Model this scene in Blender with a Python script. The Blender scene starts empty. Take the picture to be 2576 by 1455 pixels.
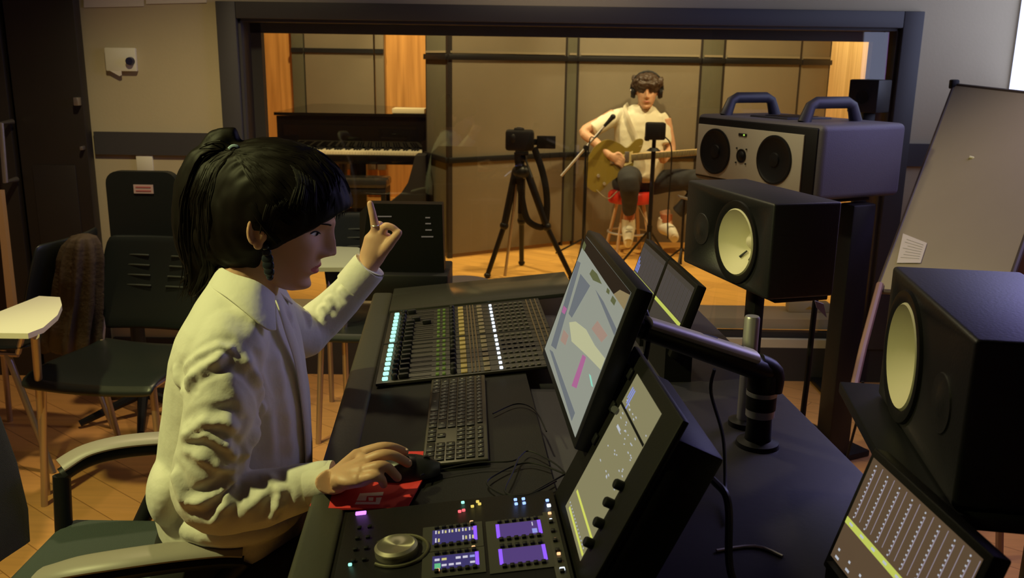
import bpy, bmesh, math, random
from mathutils import Vector, Matrix, Euler, noise
random.seed(7)
PI = math.pi
scene = bpy.context.scene
col = scene.collection

# ------------------------------------------------------------ camera
F, CX, CY, H = 2300.0, 1288.0, 727.5, 1.46
PITCH, ROLL = math.radians(14.1), math.radians(0.85)
_f = Vector((0, math.cos(PITCH), -math.sin(PITCH)))
_r0 = Vector((1, 0, 0)); _u0 = _r0.cross(_f)
_r = math.cos(ROLL)*_r0 + math.sin(ROLL)*_u0
_u = -math.sin(ROLL)*_r0 + math.cos(ROLL)*_u0
EYE = Vector((0, 0, H))
cam = bpy.data.cameras.new('camera')
cam.sensor_width = 36; cam.lens = 36*F/2576; cam.clip_start = 0.02; cam.clip_end = 60
cam.dof.use_dof = True; cam.dof.focus_distance = 1.75; cam.dof.aperture_fstop = 9
camo = bpy.data.objects.new('camera', cam); col.objects.link(camo)
camo.matrix_world = Matrix(((_r.x, _u.x, -_f.x, 0), (_r.y, _u.y, -_f.y, 0), (_r.z, _u.z, -_f.z, H), (0, 0, 0, 1)))
scene.camera = camo
scene.view_settings.view_transform = 'Standard'
scene.view_settings.look = 'None'
scene.view_settings.exposure = 0.0
scene.view_settings.gamma = 1.0
scene.view_settings.use_curve_mapping = False

# ------------------------------------------------------------ world and lamps
w = bpy.data.worlds.new('dim_room_air'); scene.world = w; w.use_nodes = True
w.node_tree.nodes['Background'].inputs[0].default_value = (0.55, 0.5, 0.6, 1)
w.node_tree.nodes['Background'].inputs[1].default_value = 0.003

def lamp(kind, name, loc, target, energy, color, size=0.1, size_y=None, angle=60, blend=0.4):
    l = bpy.data.lights.new(name, kind); l.energy = energy; l.color = color
    if kind == 'AREA':
        l.size = size
        if size_y: l.shape = 'RECTANGLE'; l.size_y = size_y
    else:
        l.shadow_soft_size = size
    if kind == 'SPOT': l.spot_size = math.radians(angle); l.spot_blend = blend
    o = bpy.data.objects.new(name, l); col.objects.link(o); o.location = loc
    d = Vector(target) - Vector(loc)
    o.rotation_euler = d.to_track_quat('-Z', 'Y').to_euler()
    return o
WARM = (1.0, 0.76, 0.38)
ROOM = (0.97, 0.95, 0.36)
# control room: ceiling downlights behind and left of the desk, and one added spot
lamp('SPOT', 'room_spot_glow', (-1.75, 1.12, 2.55), (-0.75, 1.7, 0.6), 160, ROOM, 0.05, angle=72, blend=0.5)
lamp('SPOT', 'room_spot_glow', (-0.6, 2.65, 2.5), (0.95, 2.1, 1.0), 52, (1.0, 0.86, 0.5), 0.08, angle=78, blend=0.5)  # added spot, aimed at the loudspeakers to whiten their cones
lamp('SPOT', 'room_spot_glow', (-1.15, 2.85, 2.55), (-1.25, 3.1, 0), 78, (1.0, 0.80, 0.42), 0.06, angle=112, blend=0.7)
lamp('SPOT', 'room_spot_glow', (0.2, 3.3, 2.55), (0.1, 3.4, 0), 30, (1.0, 0.80, 0.5), 0.06, angle=105, blend=0.7)
lamp('SPOT', 'room_spot_glow', (1.7, 2.6, 2.55), (1.6, 2.4, 0), 17, (1.0, 0.80, 0.5), 0.06, angle=95, blend=0.7)
lamp('AREA', 'projection_light', (2.08, 2.7, 1.78), (0.6, 1.7, 0.9), 14, (0.38, 0.30, 1.0), 0.9, 1.5)
# studio: warm spots along the ceiling, two of them added
lamp('SPOT', 'studio_spot_glow', (-1.2, 6.3, 2.9), (-1.0, 7.6, 0), 235, WARM, 0.06, angle=100, blend=0.6)
lamp('SPOT', 'studio_spot_glow', (0.5, 5.6, 2.9), (0.6, 7.0, 0), 165, WARM, 0.06, angle=100, blend=0.6)
lamp('SPOT', 'studio_spot_glow', (1.9, 5.9, 2.9), (1.7, 7.0, 0.2), 170, WARM, 0.06, angle=100, blend=0.6)
lamp('SPOT', 'studio_spot_glow', (-1.6, 8.3, 2.9), (-1.5, 9.7, 0.6), 150, WARM, 0.06, angle=110, blend=0.6)
lamp('SPOT', 'studio_spot_glow', (-0.95, 9.15, 2.85), (-1.0, 9.75, 0.2), 95, WARM, 0.06, angle=60, blend=0.7)  # added spot, brightens the far wall low behind the piano
lamp('SPOT', 'studio_spot_glow', (2.35, 8.5, 2.9), (3.05, 8.4, 1.2), 230, WARM, 0.06, angle=110, blend=0.6)  # added spot, brightens the pale wood wall on the right
lamp('SPOT', 'studio_spot_glow', (0.35, 6.9, 2.9), (1.05, 7.3, 0.9), 75, (1.0, 0.86, 0.55), 0.05, angle=60, blend=0.6)

# ------------------------------------------------------------ helpers
def ray(px, py):
    return _f + _r*((px-CX)/F) - _u*((py-CY)/F)
def at(px, py, Y):
    d = ray(px, py); return EYE + d*(Y/d.y)
def on_plane(px, py, p, n):
    d = ray(px, py); return EYE + d*(((p-EYE).dot(n))/d.dot(n))
def onz(px, py, z):
    return on_plane(px, py, Vector((0, 0, z)), Vector((0, 0, 1)))

_m = {}
def mat(name, color, rough=0.5, metal=0.0, emit=None, estr=0.0, bump=0.0, bscale=80, var=0.0, vscale=6, spec=0.5, sss=0.0, coat=0.0, sheen=0.0):
    if name in _m: return _m[name]
    m = bpy.data.materials.new(name); m.use_nodes = True; nt = m.node_tree; b = nt.nodes['Principled BSDF']
    c = (*color, 1)
    b.inputs['Base Color'].default_value = c; b.inputs['Roughness'].default_value = rough; b.inputs['Metallic'].default_value = metal
    b.inputs['Specular IOR Level'].default_value = spec; b.inputs['Coat Weight'].default_value = coat
    if sss: b.inputs['Subsurface Weight'].default_value = sss; b.inputs['Subsurface Radius'].default_value = (0.012, 0.005, 0.003); b.inputs['Subsurface Scale'].default_value = 0.6
    if sheen: b.inputs['Sheen Weight'].default_value = sheen
    tc = nt.nodes.new('ShaderNodeTexCoord')
    if var:
        n = nt.nodes.new('ShaderNodeTexNoise'); n.inputs['Scale'].default_value = vscale; n.inputs['Detail'].default_value = 4
        nt.links.new(tc.outputs['Object'], n.inputs['Vector'])
        r = nt.nodes.new('ShaderNodeMapRange'); r.inputs[3].default_value = 1-var; r.inputs[4].default_value = 1+var
        nt.links.new(n.outputs['Fac'], r.inputs[0])
        x = nt.nodes.new('ShaderNodeMix'); x.data_type = 'RGBA'; x.blend_type = 'MULTIPLY'; x.inputs[0].default_value = 1; x.inputs[6].default_value = c
        nt.links.new(r.outputs[0], x.inputs[7]); nt.links.new(x.outputs[2], b.inputs['Base Color'])
    if bump:
        n = nt.nodes.new('ShaderNodeTexNoise'); n.inputs['Scale'].default_value = bscale; n.inputs['Detail'].default_value = 3
        nt.links.new(tc.outputs['Object'], n.inputs['Vector'])
        bp = nt.nodes.new('ShaderNodeBump'); bp.inputs['Strength'].default_value = bump; bp.inputs['Distance'].default_value = 0.01
        nt.links.new(n.outputs['Fac'], bp.inputs['Height']); nt.links.new(bp.outputs['Normal'], b.inputs['Normal'])
    if emit:
        b.inputs['Emission Color'].default_value = (*emit, 1); b.inputs['Emission Strength'].default_value = estr
    _m[name] = m; return m
def glow(name, c, s): return mat(name, (0.004, 0.004, 0.004), 0.5, emit=c, estr=s, spec=0.12)

def wood_floor(name, c1, c2, plank=0.12):
    m = bpy.data.materials.new(name); m.use_nodes = True; nt = m.node_tree; b = nt.nodes['Principled BSDF']
    tc = nt.nodes.new('ShaderNodeTexCoord')
    br = nt.nodes.new('ShaderNodeTexBrick'); br.inputs['Scale'].default_value = 1
    br.inputs['Color1'].default_value = (*c1, 1); br.inputs['Color2'].default_value = (*c2, 1)
    br.inputs['Mortar'].default_value = (c1[0]*0.45, c1[1]*0.4, c1[2]*0.35, 1); br.inputs['Mortar Size'].default_value = 0.0016
    br.inputs['Brick Width'].default_value = 1.3; br.inputs['Row Height'].default_value = plank
    mp = nt.nodes.new('ShaderNodeMapping'); mp.inputs['Rotation'].default_value = (0, 0, math.radians(38))
    nt.links.new(tc.outputs['Object'], mp.inputs[0]); nt.links.new(mp.outputs[0], br.inputs['Vector'])
    mp2 = nt.nodes.new('ShaderNodeMapping'); mp2.inputs['Rotation'].default_value = (0, 0, math.radians(38)); mp2.inputs['Scale'].default_value = (3, 45, 1)
    nt.links.new(tc.outputs['Object'], mp2.inputs[0])
    n = nt.nodes.new('ShaderNodeTexNoise'); n.inputs['Scale'].default_value = 1; n.inputs['Detail'].default_value = 5
    nt.links.new(mp2.outputs[0], n.inputs['Vector'])
    r = nt.nodes.new('ShaderNodeMapRange'); r.inputs[3].default_value = 0.8; r.inputs[4].default_value = 1.18
    nt.links.new(n.outputs['Fac'], r.inputs[0])
    x = nt.nodes.new('ShaderNodeMix'); x.data_type = 'RGBA'; x.blend_type = 'MULTIPLY'; x.inputs[0].default_value = 1
    nt.links.new(br.outputs['Color'], x.inputs[6]); nt.links.new(r.outputs[0], x.inputs[7]); nt.links.new(x.outputs[2], b.inputs['Base Color'])
    b.inputs['Roughness'].default_value = 0.38
    return m
def wood_panel(name, c, rough=0.5):
    m = bpy.data.materials.new(name); m.use_nodes = True; nt = m.node_tree; b = nt.nodes['Principled BSDF']
    tc = nt.nodes.new('ShaderNodeTexCoord'); mp = nt.nodes.new('ShaderNodeMapping'); mp.inputs['Scale'].default_value = (14, 14, 0.6)
    n = nt.nodes.new('ShaderNodeTexNoise'); n.inputs['Scale'].default_value = 2; n.inputs['Detail'].default_value = 6
    nt.links.new(tc.outputs['Object'], mp.inputs[0]); nt.links.new(mp.outputs[0], n.inputs['Vector'])
    cr = nt.nodes.new('ShaderNodeValToRGB')
    cr.color_ramp.elements[0].position = 0.3; cr.color_ramp.elements[0].color = (c[0]*0.65, c[1]*0.6, c[2]*0.5, 1)
    cr.color_ramp.elements[1].position = 0.7; cr.color_ramp.elements[1].color = (*c, 1)
    nt.links.new(n.outputs['Fac'], cr.inputs[0]); nt.links.new(cr.outputs[0], b.inputs['Base Color'])
    b.inputs['Roughness'].default_value = rough
    return m

class MB:
    def __init__(s): s.v = []; s.f = []; s.mi = []; s.cur = 0; s.M = Matrix.Identity(4)
    def add(s, vs, fs):
        o = len(s.v); s.v += [tuple(s.M @ Vector(p)) for p in vs]
        s.f += [tuple(i+o for i in f) for f in fs]; s.mi += [s.cur]*len(fs); return s
    def bm(s, b):
        b.verts.index_update(); vs = [v.co.copy() for v in b.verts]; fs = [[v.index for v in f.verts] for f in b.faces]; b.free(); return s.add(vs, fs)
    def box(s, c, size, bev=0.0, R=None, seg=2):
        b = bmesh.new(); bmesh.ops.create_cube(b, size=1)
        bmesh.ops.scale(b, vec=size, verts=b.verts)
        if bev > 0: bmesh.ops.bevel(b, geom=list(b.edges), offset=min(bev, min(size)*0.49), segments=seg, profile=0.5, affect='EDGES')
        T = Matrix.Translation(c)
        if R is not None: T = T @ R.to_4x4()
        bmesh.ops.transform(b, matrix=T, verts=b.verts)
        return s.bm(b)
    def span(s, a, b, bev=0.0):
        c = [(a[i]+b[i])/2 for i in range(3)]; z = [abs(a[i]-b[i]) for i in range(3)]
        return s.box(c, z, bev)
    def tube(s, pts, rad, n=10, cap=True, flat=1.0, up=None, smooth=0):
        pts = [Vector(p) for p in pts]
        if not isinstance(rad, (list, tuple)): rad = [rad]*len(pts)
        rad = [r if isinstance(r, (list, tuple)) else (r, r*flat) for r in rad]
        if smooth: pts, rad = spline(pts, rad, smooth)
        vs, fs = [], []
        ref = Vector(up) if up else None
        prev = None
        for i, p in enumerate(pts):
            t = (pts[min(i+1, len(pts)-1)] - pts[max(i-1, 0)])
            t = t.normalized() if t.length > 1e-9 else Vector((0, 0, 1))
            if ref is not None: a = ref - t*ref.dot(t)
            elif prev is None:
                q = Vector((0, 0, 1)) if abs(t.z) < 0.9 else Vector((1, 0, 0)); a = q - t*q.dot(t)
            else: a = prev - t*prev.dot(t)
            a.normalize(); prev = a; b = t.cross(a)
            for k in range(n):
                an = 2*PI*k/n; vs.append(p + b*(rad[i][0]*math.cos(an)) + a*(rad[i][1]*math.sin(an)))
        L = len(pts)
        for i in range(L-1):
            for k in range(n):
                fs.append((i*n+k, i*n+(k+1) % n, (i+1)*n+(k+1) % n, (i+1)*n+k))
        if cap: fs.append(tuple(range(n))[::-1]); fs.append(tuple((L-1)*n+k for k in range(n)))
        return s.add(vs, fs)
    def cyl(s, a, b, r, r2=None, n=20): return s.tube([a, b], [r, r if r2 is None else r2], n)
    def rings(s, rings, cap=True):
        n = len(rings[0]); vs = [p for r in rings for p in r]; fs = []
        for i in range(len(rings)-1):
            for k in range(n): fs.append((i*n+k, i*n+(k+1) % n, (i+1)*n+(k+1) % n, (i+1)*n+k))
        if cap: fs.append(tuple(range(n))[::-1]); fs.append(tuple((len(rings)-1)*n+k for k in range(n)))
        return s.add(vs, fs)
    def ell(s, c, r, R=None, n=24, m=14):
        vs, fs = [], []; R = R or Matrix.Identity(3); c = Vector(c)
        rg = []
        for j in range(m+1):
            t = PI*j/m; t = min(max(t, 0.03), PI-0.03)
            rg.append([c + R @ Vector((r[0]*math.sin(t)*math.cos(2*PI*k/n), r[1]*math.sin(t)*math.sin(2*PI*k/n), r[2]*math.cos(t))) for k in range(n)])
        return s.rings(rg[::-1])
    def poly(s, pts): return s.add(pts, [tuple(range(len(pts)))])
    def prism(s, pts, off):
        n = len(pts); off = Vector(off); p = [Vector(q) for q in pts]; q = [x+off for x in p]
        fs = [tuple(range(n)), tuple(range(2*n-1, n-1, -1))] + [(i, i+n, (i+1) % n+n, (i+1) % n) for i in range(n)]
        return s.add(p+q, fs)
    def lathe(s, prof, c=(0, 0, 0), n=28, R=None, cap=True):
        R = R or Matrix.Identity(3); c = Vector(c)
        return s.rings([[c + R @ Vector((r*math.cos(2*PI*k/n), r*math.sin(2*PI*k/n), z)) for k in range(n)] for r, z in prof], cap)
    def mesh(s, name, mats, sharp=38):
        me = bpy.data.meshes.new(name); me.from_pydata(s.v, [], s.f)
        for m in (mats if isinstance(mats, (list, tuple)) else [mats]): me.materials.append(m)
        me.polygons.foreach_set('material_index', s.mi)
        b = bmesh.new(); b.from_mesh(me); bmesh.ops.recalc_face_normals(b, faces=b.faces); b.to_mesh(me); b.free()
        me.polygons.foreach_set('use_smooth', [True]*len(me.polygons)); me.set_sharp_from_angle(angle=math.radians(sharp)); me.update()
        return me
    def build(s, name, mats, parent=None, sharp=38):
        o = bpy.data.objects.new(name, s.mesh(name, mats, sharp)); col.objects.link(o)
        if parent: o.parent = parent
        return o

def spline(pts, rad, k):
    P, Q = [], []
    n = len(pts)
    for i in range(n-1):
        p0, p1, p2, p3 = pts[max(i-1, 0)], pts[i], pts[i+1], pts[min(i+2, n-1)]
        for j in range(k):
            t = j/k
            P.append(0.5*((2*p1)+(p2-p0)*t+(2*p0-5*p1+4*p2-p3)*t*t+(3*p1-p0-3*p2+p3)*t**3))
            u = t*t*(3-2*t)
            Q.append(tuple(rad[i][a]*(1-u)+rad[i+1][a]*u for a in (0, 1)))
    P.append(pts[-1]); Q.append(tuple(rad[-1])); return P, Q
def lerp_tab(tab, z):
    if z <= tab[0][0]: return tab[0][1]
    for (a, x), (b, y) in zip(tab, tab[1:]):
        if z <= b:
            t = (z-a)/(b-a); t = t*t*(3-2*t) if False else t
            return x+(y-x)*t
    return tab[-1][1]
def smooth_tab(tab, z, h=0.006):
    return (lerp_tab(tab, z-h)+lerp_tab(tab, z-h/2)+lerp_tab(tab, z)+lerp_tab(tab, z+h/2)+lerp_tab(tab, z+h))/5

def tag(o, label=None, cat=None, group=None, kind=None):
    if label: o['label'] = label
    if cat: o['category'] = cat
    if group: o['group'] = group
    if kind: o['kind'] = kind
    return o
def thing(name, label, cat, loc=(0, 0, 0), rz=0.0, group=None):
    o = bpy.data.objects.new(name, None); col.objects.link(o); o.empty_display_size = 0.05
    o.location = loc; o.rotation_euler = (0, 0, rz)
    return tag(o, label, cat, group)
def struct(name, mb, m): return tag(mb.build(name, m), kind='structure')
def copy(o, parent, loc=None):
    c = o.copy(); col.objects.link(c); c.parent = parent
    if loc is not None: c.location = loc
    return c
def vox(mb, size, smooth=4, fac=0.5):
    o = mb.build('tmp', [])
    r = o.modifiers.new('r', 'REMESH'); r.mode = 'VOXEL'; r.voxel_size = size; r.use_smooth_shade = True
    if smooth: q = o.modifiers.new('s', 'SMOOTH'); q.iterations = smooth; q.factor = fac
    dg = bpy.context.evaluated_depsgraph_get(); dg.update()
    me = bpy.data.meshes.new_from_object(o.evaluated_get(dg)); old = o.data
    bpy.data.objects.remove(o); bpy.data.meshes.remove(old)
    me.materials.clear()
    me.polygons.foreach_set('use_smooth', [True]*len(me.polygons))
    return me
def objm(name, me, mats, parent=None):
    me.name = name
    for m in (mats if isinstance(mats, (list, tuple)) else [mats]): me.materials.append(m)
    o = bpy.data.objects.new(name, me); col.objects.link(o)
    if parent: o.parent = parent
    return o
def displace(me, fn):
    ns = [v.normal.copy() for v in me.vertices]
    for v, n in zip(me.vertices, ns): v.co += n*fn(v.co)
    me.update()
def seg_dist(p, a, b):
    ab = b-a; t = max(0, min(1, (p-a).dot(ab)/max(ab.length_squared, 1e-9)))
    return (p-(a+ab*t)).length, t

# ------------------------------------------------------------ materials
M_wall = mat('painted_wall', (0.52, 0.45, 0.30), 0.8, var=0.04, bump=0.05)
M_wallr = mat('plum_wall', (0.25, 0.14, 0.16), 0.8, var=0.04)
M_dark = mat('dark_charcoal_board', (0.035, 0.032, 0.034), 0.6, var=0.1)
M_frame = mat('dark_window_frame', (0.055, 0.052, 0.058), 0.55, var=0.08)
M_door = mat('black_stained_door', (0.02, 0.015, 0.013), 0.5, var=0.15)
M_black = mat('matt_black_plastic', (0.008, 0.008, 0.009), 0.5, spec=.3)
M_blackr = mat('rough_black', (0.005, 0.005, 0.005), 0.8, bump=0.2, bscale=300)
M_satin = mat('satin_black_metal', (0.012, 0.012, 0.014), 0.42, metal=0.2, spec=.35)
M_chrome = mat('brushed_chrome', (0.62, 0.60, 0.60), 0.38, metal=0.75)
M_steel = mat('grey_steel', (0.42, 0.38, 0.36), 0.4, metal=0.9)
M_white = mat('white_laminate', (0.80, 0.78, 0.66), 0.5)
M_cream = mat('cream_paint', (0.62, 0.56, 0.42), 0.6)
M_paper = mat('paper', (0.75, 0.70, 0.62), 0.8)
M_gobo = mat('grey_fabric_panel', (0.22, 0.185, 0.13), 0.95, var=0.10, vscale=3, bump=0.3, bscale=400)
M_gobo2 = mat('dark_fabric_panel', (0.11, 0.105, 0.07), 0.95, var=0.08, bump=0.3, bscale=400)
M_wood = wood_panel('orange_wood_panel', (0.72, 0.36, 0.10))
M_floor1 = wood_floor('worn_oak_floor', (0.74, 0.36, 0.12), (0.65, 0.32, 0.11))
M_floor2 = wood_floor('warm_studio_floor', (0.80, 0.44, 0.11), (0.72, 0.39, 0.10))
M_gloss = mat('black_piano_lacquer', (0.005, 0.004, 0.003), 0.07, spec=.35)
M_ivory = mat('ivory_keys', (0.75, 0.68, 0.5), 0.3)
M_skin = mat('skin', (0.64, 0.375, 0.24), 0.5, sss=0.25)
M_lip = mat('lip_red', (0.50, 0.13, 0.12), 0.4)
M_hair = mat('black_hair', (0.007, 0.0045, 0.0035), 0.55, spec=0.15)
M_hairb = mat('brown_hair', (0.05, 0.028, 0.016), 0.5)
M_shirt = mat('cream_cotton_blouse', (0.77, 0.75, 0.66), 0.85, bump=0.12, bscale=60, sheen=0.2)
M_tee = mat('off_white_jersey', (0.78, 0.74, 0.58), 0.9, bump=0.2, bscale=40)
M_trouser = mat('black_trouser_cloth', (0.014, 0.013, 0.012), 0.85)
M_jean = mat('charcoal_denim', (0.028, 0.028, 0.03), 0.85, var=0.2)

# ------------------------------------------------------------ the setting
WY = 4.12; WT = 0.24
OX0, OX1, OZ0, OZ1 = -1.205, 1.665, 0.285, 1.615
LX, RX, CZ = -3.1, 2.2, 2.65
struct('floor', MB().span((LX-.1, -2.3, -0.06), (RX+.1, WY+0.0, 0)), M_floor1)
struct('floor', MB().span((LX-.1, WY, -0.06), (3.15, 10.2, -0.0)), M_floor2)
m = MB()
m.span((LX-.1, WY, 0), (OX0, WY+WT, CZ)); m.span((OX1, WY, 0), (RX+.1, WY+WT, CZ))
m.span((OX0, WY, OZ1), (OX1, WY+WT, CZ)); m.span((OX0, WY, 0), (OX1, WY+WT, OZ0-0.12))
struct('wall_front', m, M_wall)
m = MB().span((RX, -2.3, 0), (RX+0.1, WY, CZ)); struct('wall_right', m, M_wallr)
struct('wall_left', MB().span((LX-0.1, -2.3, 0), (LX, WY, CZ)), M_wall)
struct('wall_back', MB().span((LX-0.1, -2.4, 0), (RX+.1, -2.3, CZ)), M_wall)
struct('ceiling', MB().span((LX-.1, -2.3, CZ), (RX+.1, WY+WT, CZ+0.08)), M_dark)
struct('ceiling', MB().span((LX-.1, WY+WT, 3.0), (3.15, 10.2, 3.08)), M_dark)
struct('wall_back_studio', MB().span((LX-.1, 9.8, 0), (3.15, 9.95, 3.0)), M_wood)
struct('wall_left_studio', MB().span((LX-.1, WY+WT, 0), (LX, 9.8, 3.0)), M_wood)
struct('wall_right_studio', MB().span((3.05, WY+WT, 0), (3.15, 9.8, 3.0)), wood_panel('pale_maple_panel', (0.95, 0.70, 0.36)))
# dark band round the room, skirting and the boards under the window
FX0, FX1, FZ1 = -1.29, 1.752, 1.685
m = MB(); m.span((-1.87, WY-0.018, 1.022), (FX0, WY, 1.122)); m.span((FX1, WY-0.018, 1.022), (RX, WY, 1.122)); struct('trim_1', m, M_frame)
m = MB(); m.span((-1.87, WY-0.02, 0), (RX, WY, 0.165)); struct('baseboard_front', m, M_dark)
# window: outer frame, reveal, sill, glass
f = MB()
for a, b in (((FX0, WY-0.03, 0.165), (OX0, WY, FZ1)), ((OX1, WY-0.03, 0.165), (FX1, WY, FZ1)), ((OX0, WY-0.03, OZ1), (OX1, WY, FZ1))): f.span(a, b, 0.004)
for a, b in (((OX0-.001, WY, OZ0-.1), (OX0+0.012, WY+WT, OZ1)), ((OX1-0.012, WY, OZ0-.1), (OX1+.001, WY+WT, OZ1)), ((OX0, WY, OZ1-0.012), (OX1, WY+WT, OZ1+.001))): f.span(a, b)
for a, b in (((OX0+.012, WY+0.14, OZ0), (OX0+.06, WY+0.19, OZ1-.012)), ((OX1-.06, WY+0.14, OZ0), (OX1-.012, WY+0.19, OZ1-.012)), ((OX0+.012, WY+0.14, OZ1-0.055), (OX1-.012, WY+0.19, OZ1-.012))): f.span(a, b)
win = struct('window_1', f, M_frame)
m = MB(); m.span((OX0, WY-0.02, 0.165), (OX1, WY+0.005, 0.205)); m.span((OX0, WY+0.05, 0.235), (OX1, WY+WT+0.05, 0.285)); m.cur = 1
m.span((OX0, WY+0.012, 0.16), (OX1, WY+0.06, 0.23)); sill = m.build('window_sill', [M_cream, M_dark], win)
gm = bpy.data.materials.new('window_glass'); gm.use_nodes = True; nt = gm.node_tree; nt.nodes.clear()
out = nt.nodes.new('ShaderNodeOutputMaterial'); mx = nt.nodes.new('ShaderNodeMixShader'); tr = nt.nodes.new('ShaderNodeBsdfTransparent'); gl = nt.nodes.new('ShaderNodeBsdfGlossy')
tr.inputs[0].default_value = (0.93, 0.95, 0.9, 1); gl.inputs['Roughness'].default_value = 0.02; fr = nt.nodes.new('ShaderNodeFresnel'); fr.inputs[0].default_value = 1.55
ma = nt.nodes.new('ShaderNodeMath'); ma.operation = 'MULTIPLY'; ma.inputs[1].default_value = 2.1
nt.links.new(fr.outputs[0], ma.inputs[0]); nt.links.new(ma.outputs[0], mx.inputs[0])
nt.links.new(tr.outputs[0], mx.inputs[1]); nt.links.new(gl.outputs[0], mx.inputs[2]); nt.links.new(mx.outputs[0], out.inputs[0])
tl = 0.035  # the pane leans a little, its top away from the control room
MB().poly([(OX0+.012, WY+0.008, OZ0-.05), (OX1-.012, WY+0.008, OZ0-.05), (OX1-.012, WY+0.008+tl, OZ1-.012), (OX0+.012, WY+0.008+tl, OZ1-.012)]).build('glass_pane', gm, win)

# dark double door left of the wall
d1 = struct('door_1', MB().span((-2.17, WY-0.09, 0.0), (-1.87, WY-0.03, 2.4), 0.004), M_door)
m = MB(); m.span((-1.895, WY-0.125, 1.24), (-1.875, WY-0.09, 1.275), 0.003); m.span((-1.89, WY-0.12, 1.05), (-1.878, WY-0.09, 1.066), 0.002); m.build('door_lock', M_steel, d1)
m = MB(); m.span((-2.12, WY-0.096, 0.25), (-1.93, WY-0.088, 0.98), 0.003); m.build('door_panel', M_door, d1)
d2 = struct('door_2', MB().span((-2.95, WY-0.10, 0.0), (-2.19, WY-0.04, 2.4), 0.004), M_door)
a = at(2, 310, 3.92); b = at(14, 458, 3.92)
m = MB(); m.tube([a+Vector((0, .09, 0)), a, b, b+Vector((0, .09, 0))], 0.012, 10); m.build('door_handle', M_steel, d2)
m = MB(); m.prism([at(-12, 480, 3.9), at(2, 480, 3.9), at(36, 780, 3.9), at(18, 780, 3.9)], (0, 0.03, 0)); tag(m.build('wooden_batten', mat('pale_wood', (0.55, 0.33, 0.18), 0.6)), 'narrow pale wooden batten leaning upright against the dark door at the left edge', 'batten')

# ------------------------------------------------------------ things on the control-room wall
def papers(name, label, quad, notch=None, mt=M_paper):
    m = MB(); m.prism(quad, (0, -0.004, 0)); return tag(m.build(name, mt), label, 'paper')
Wp = WY-0.001
papers('wall_poster', 'wide cream sheet pinned high on the wall near the dark door', [at(210, -40, Wp), at(362, -40, Wp), at(362, 16, Wp), at(212, 19, Wp)])
papers('wall_poster', 'wide cream sheet pinned high on the wall beside the window frame', [at(368, -40, Wp), at(520, -40, Wp), at(520, 7, Wp), at(368, 10, Wp)])
t = thing('wall_thermostat', 'cream square control plate with dark round knob on the wall left of the window', 'thermostat', at(308, 150, Wp))
m = MB(); m.box((0, -0.012, 0), (0.135, 0.024, 0.10), 0.006); m.build('plate', M_white, t)
m = MB(); m.lathe([(0.0, 0), (0.018, 0), (0.016, 0.02), (0, 0.02)], (0.046, -0.024, -0.006), 18, Matrix.Rotation(PI/2, 3, 'X')); m.build('knob', mat('navy_plastic', (0.02, 0.02, 0.06), 0.4), t)
m = MB(); m.prism([(-0.05, -0.02, -0.048), (0.0, -0.02, -0.048), (0.0, -0.02, -0.066), (-0.01, -0.02, -0.07)], (0, -0.003, 0)); m.build('torn_note', M_paper, t)
m = MB(); m.box(at(366, 410, Wp)+Vector((0, -0.006, 0)), (0.075, 0.012, 0.075), 0.004); tag(m.build('wall_socket', M_white), 'pale square socket plate on the wall above the labelled black chair back', 'socket')

# ------------------------------------------------------------ studio behind the glass
def gobo_panel(a, b, z1, name='acoustic_screen', label='', mt=None, hid=False):
    """a tall fabric panel from floor point a to b"""
    a = Vector((a[0], a[1], 0)); b = Vector((b[0], b[1], 0)); d = (b-a); L = d.length; ang = math.atan2(d.y, d.x)
    t = thing(name, label, 'acoustic screen', a, ang, 'fabric acoustic screens standing across the studio')
    m = MB(); m.span((0.008, 0, 0.03), (L-0.008, 0.03, z1), 0.004); m.build('fabric_panel', mt or M_gobo, t)
    m = MB()
    for x in (0.004, L-0.004): m.span((x-0.004, -0.003, 0), (x+0.004, 0.033, z1))
    m.build('edge_frame', M_door, t)
    for zz in (1.452, 0.715):
        if z1 < zz: continue
        m = MB(); m.span((0, -0.022, zz), (L, -0.002, zz+0.04), 0.003); m.build('rail', M_black, t)
    m = MB(); m.span((0.02, -0.012, 1.50), (L-0.02, -0.002, 1.515)); m.build('upper_hem', M_steel if False else mat('pale_hem', (0.27, 0.225, 0.15), 0.8), t)
    return t
P0 = onz(1128, 651, 0); P1 = onz(1412, 618, 0); P2 = onz(1440, 616, 0); P3 = onz(1735, 620, 0); P4 = onz(1790, 618, 0); P5 = Vector((2.30, 7.6, 0)); P6 = Vector((2.62, 7.85, 0))
PB = Vector((P0.x-0.20, P0.y+0.45, 0))
gobo_panel(PB, P0, 2.6, label='narrow greenish fabric screen turned edgewise beside the piano', mt=M_gobo2)
gobo_panel(P0, P1, 2.6, label='wide beige fabric screen behind the camera on a tripod')
gobo_panel(P1, P2, 2.6, label='slim fabric strip screen between the two widest screens', mt=M_gobo2)
gobo_panel(P2, P3, 2.6, label='wide brownish fabric screen directly behind the guitarist')
gobo_panel(P3, P4, 2.6, label='slim fabric screen just right of the guitarist', mt=M_gobo2)
gobo_panel(P4, P5, 2.6, label='pale fabric screen rising behind the large loudspeaker with handles')
gobo_panel(P5, P6, 2.6, label='last fabric screen on the right, next to the orange wood wall', mt=M_gobo)
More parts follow.
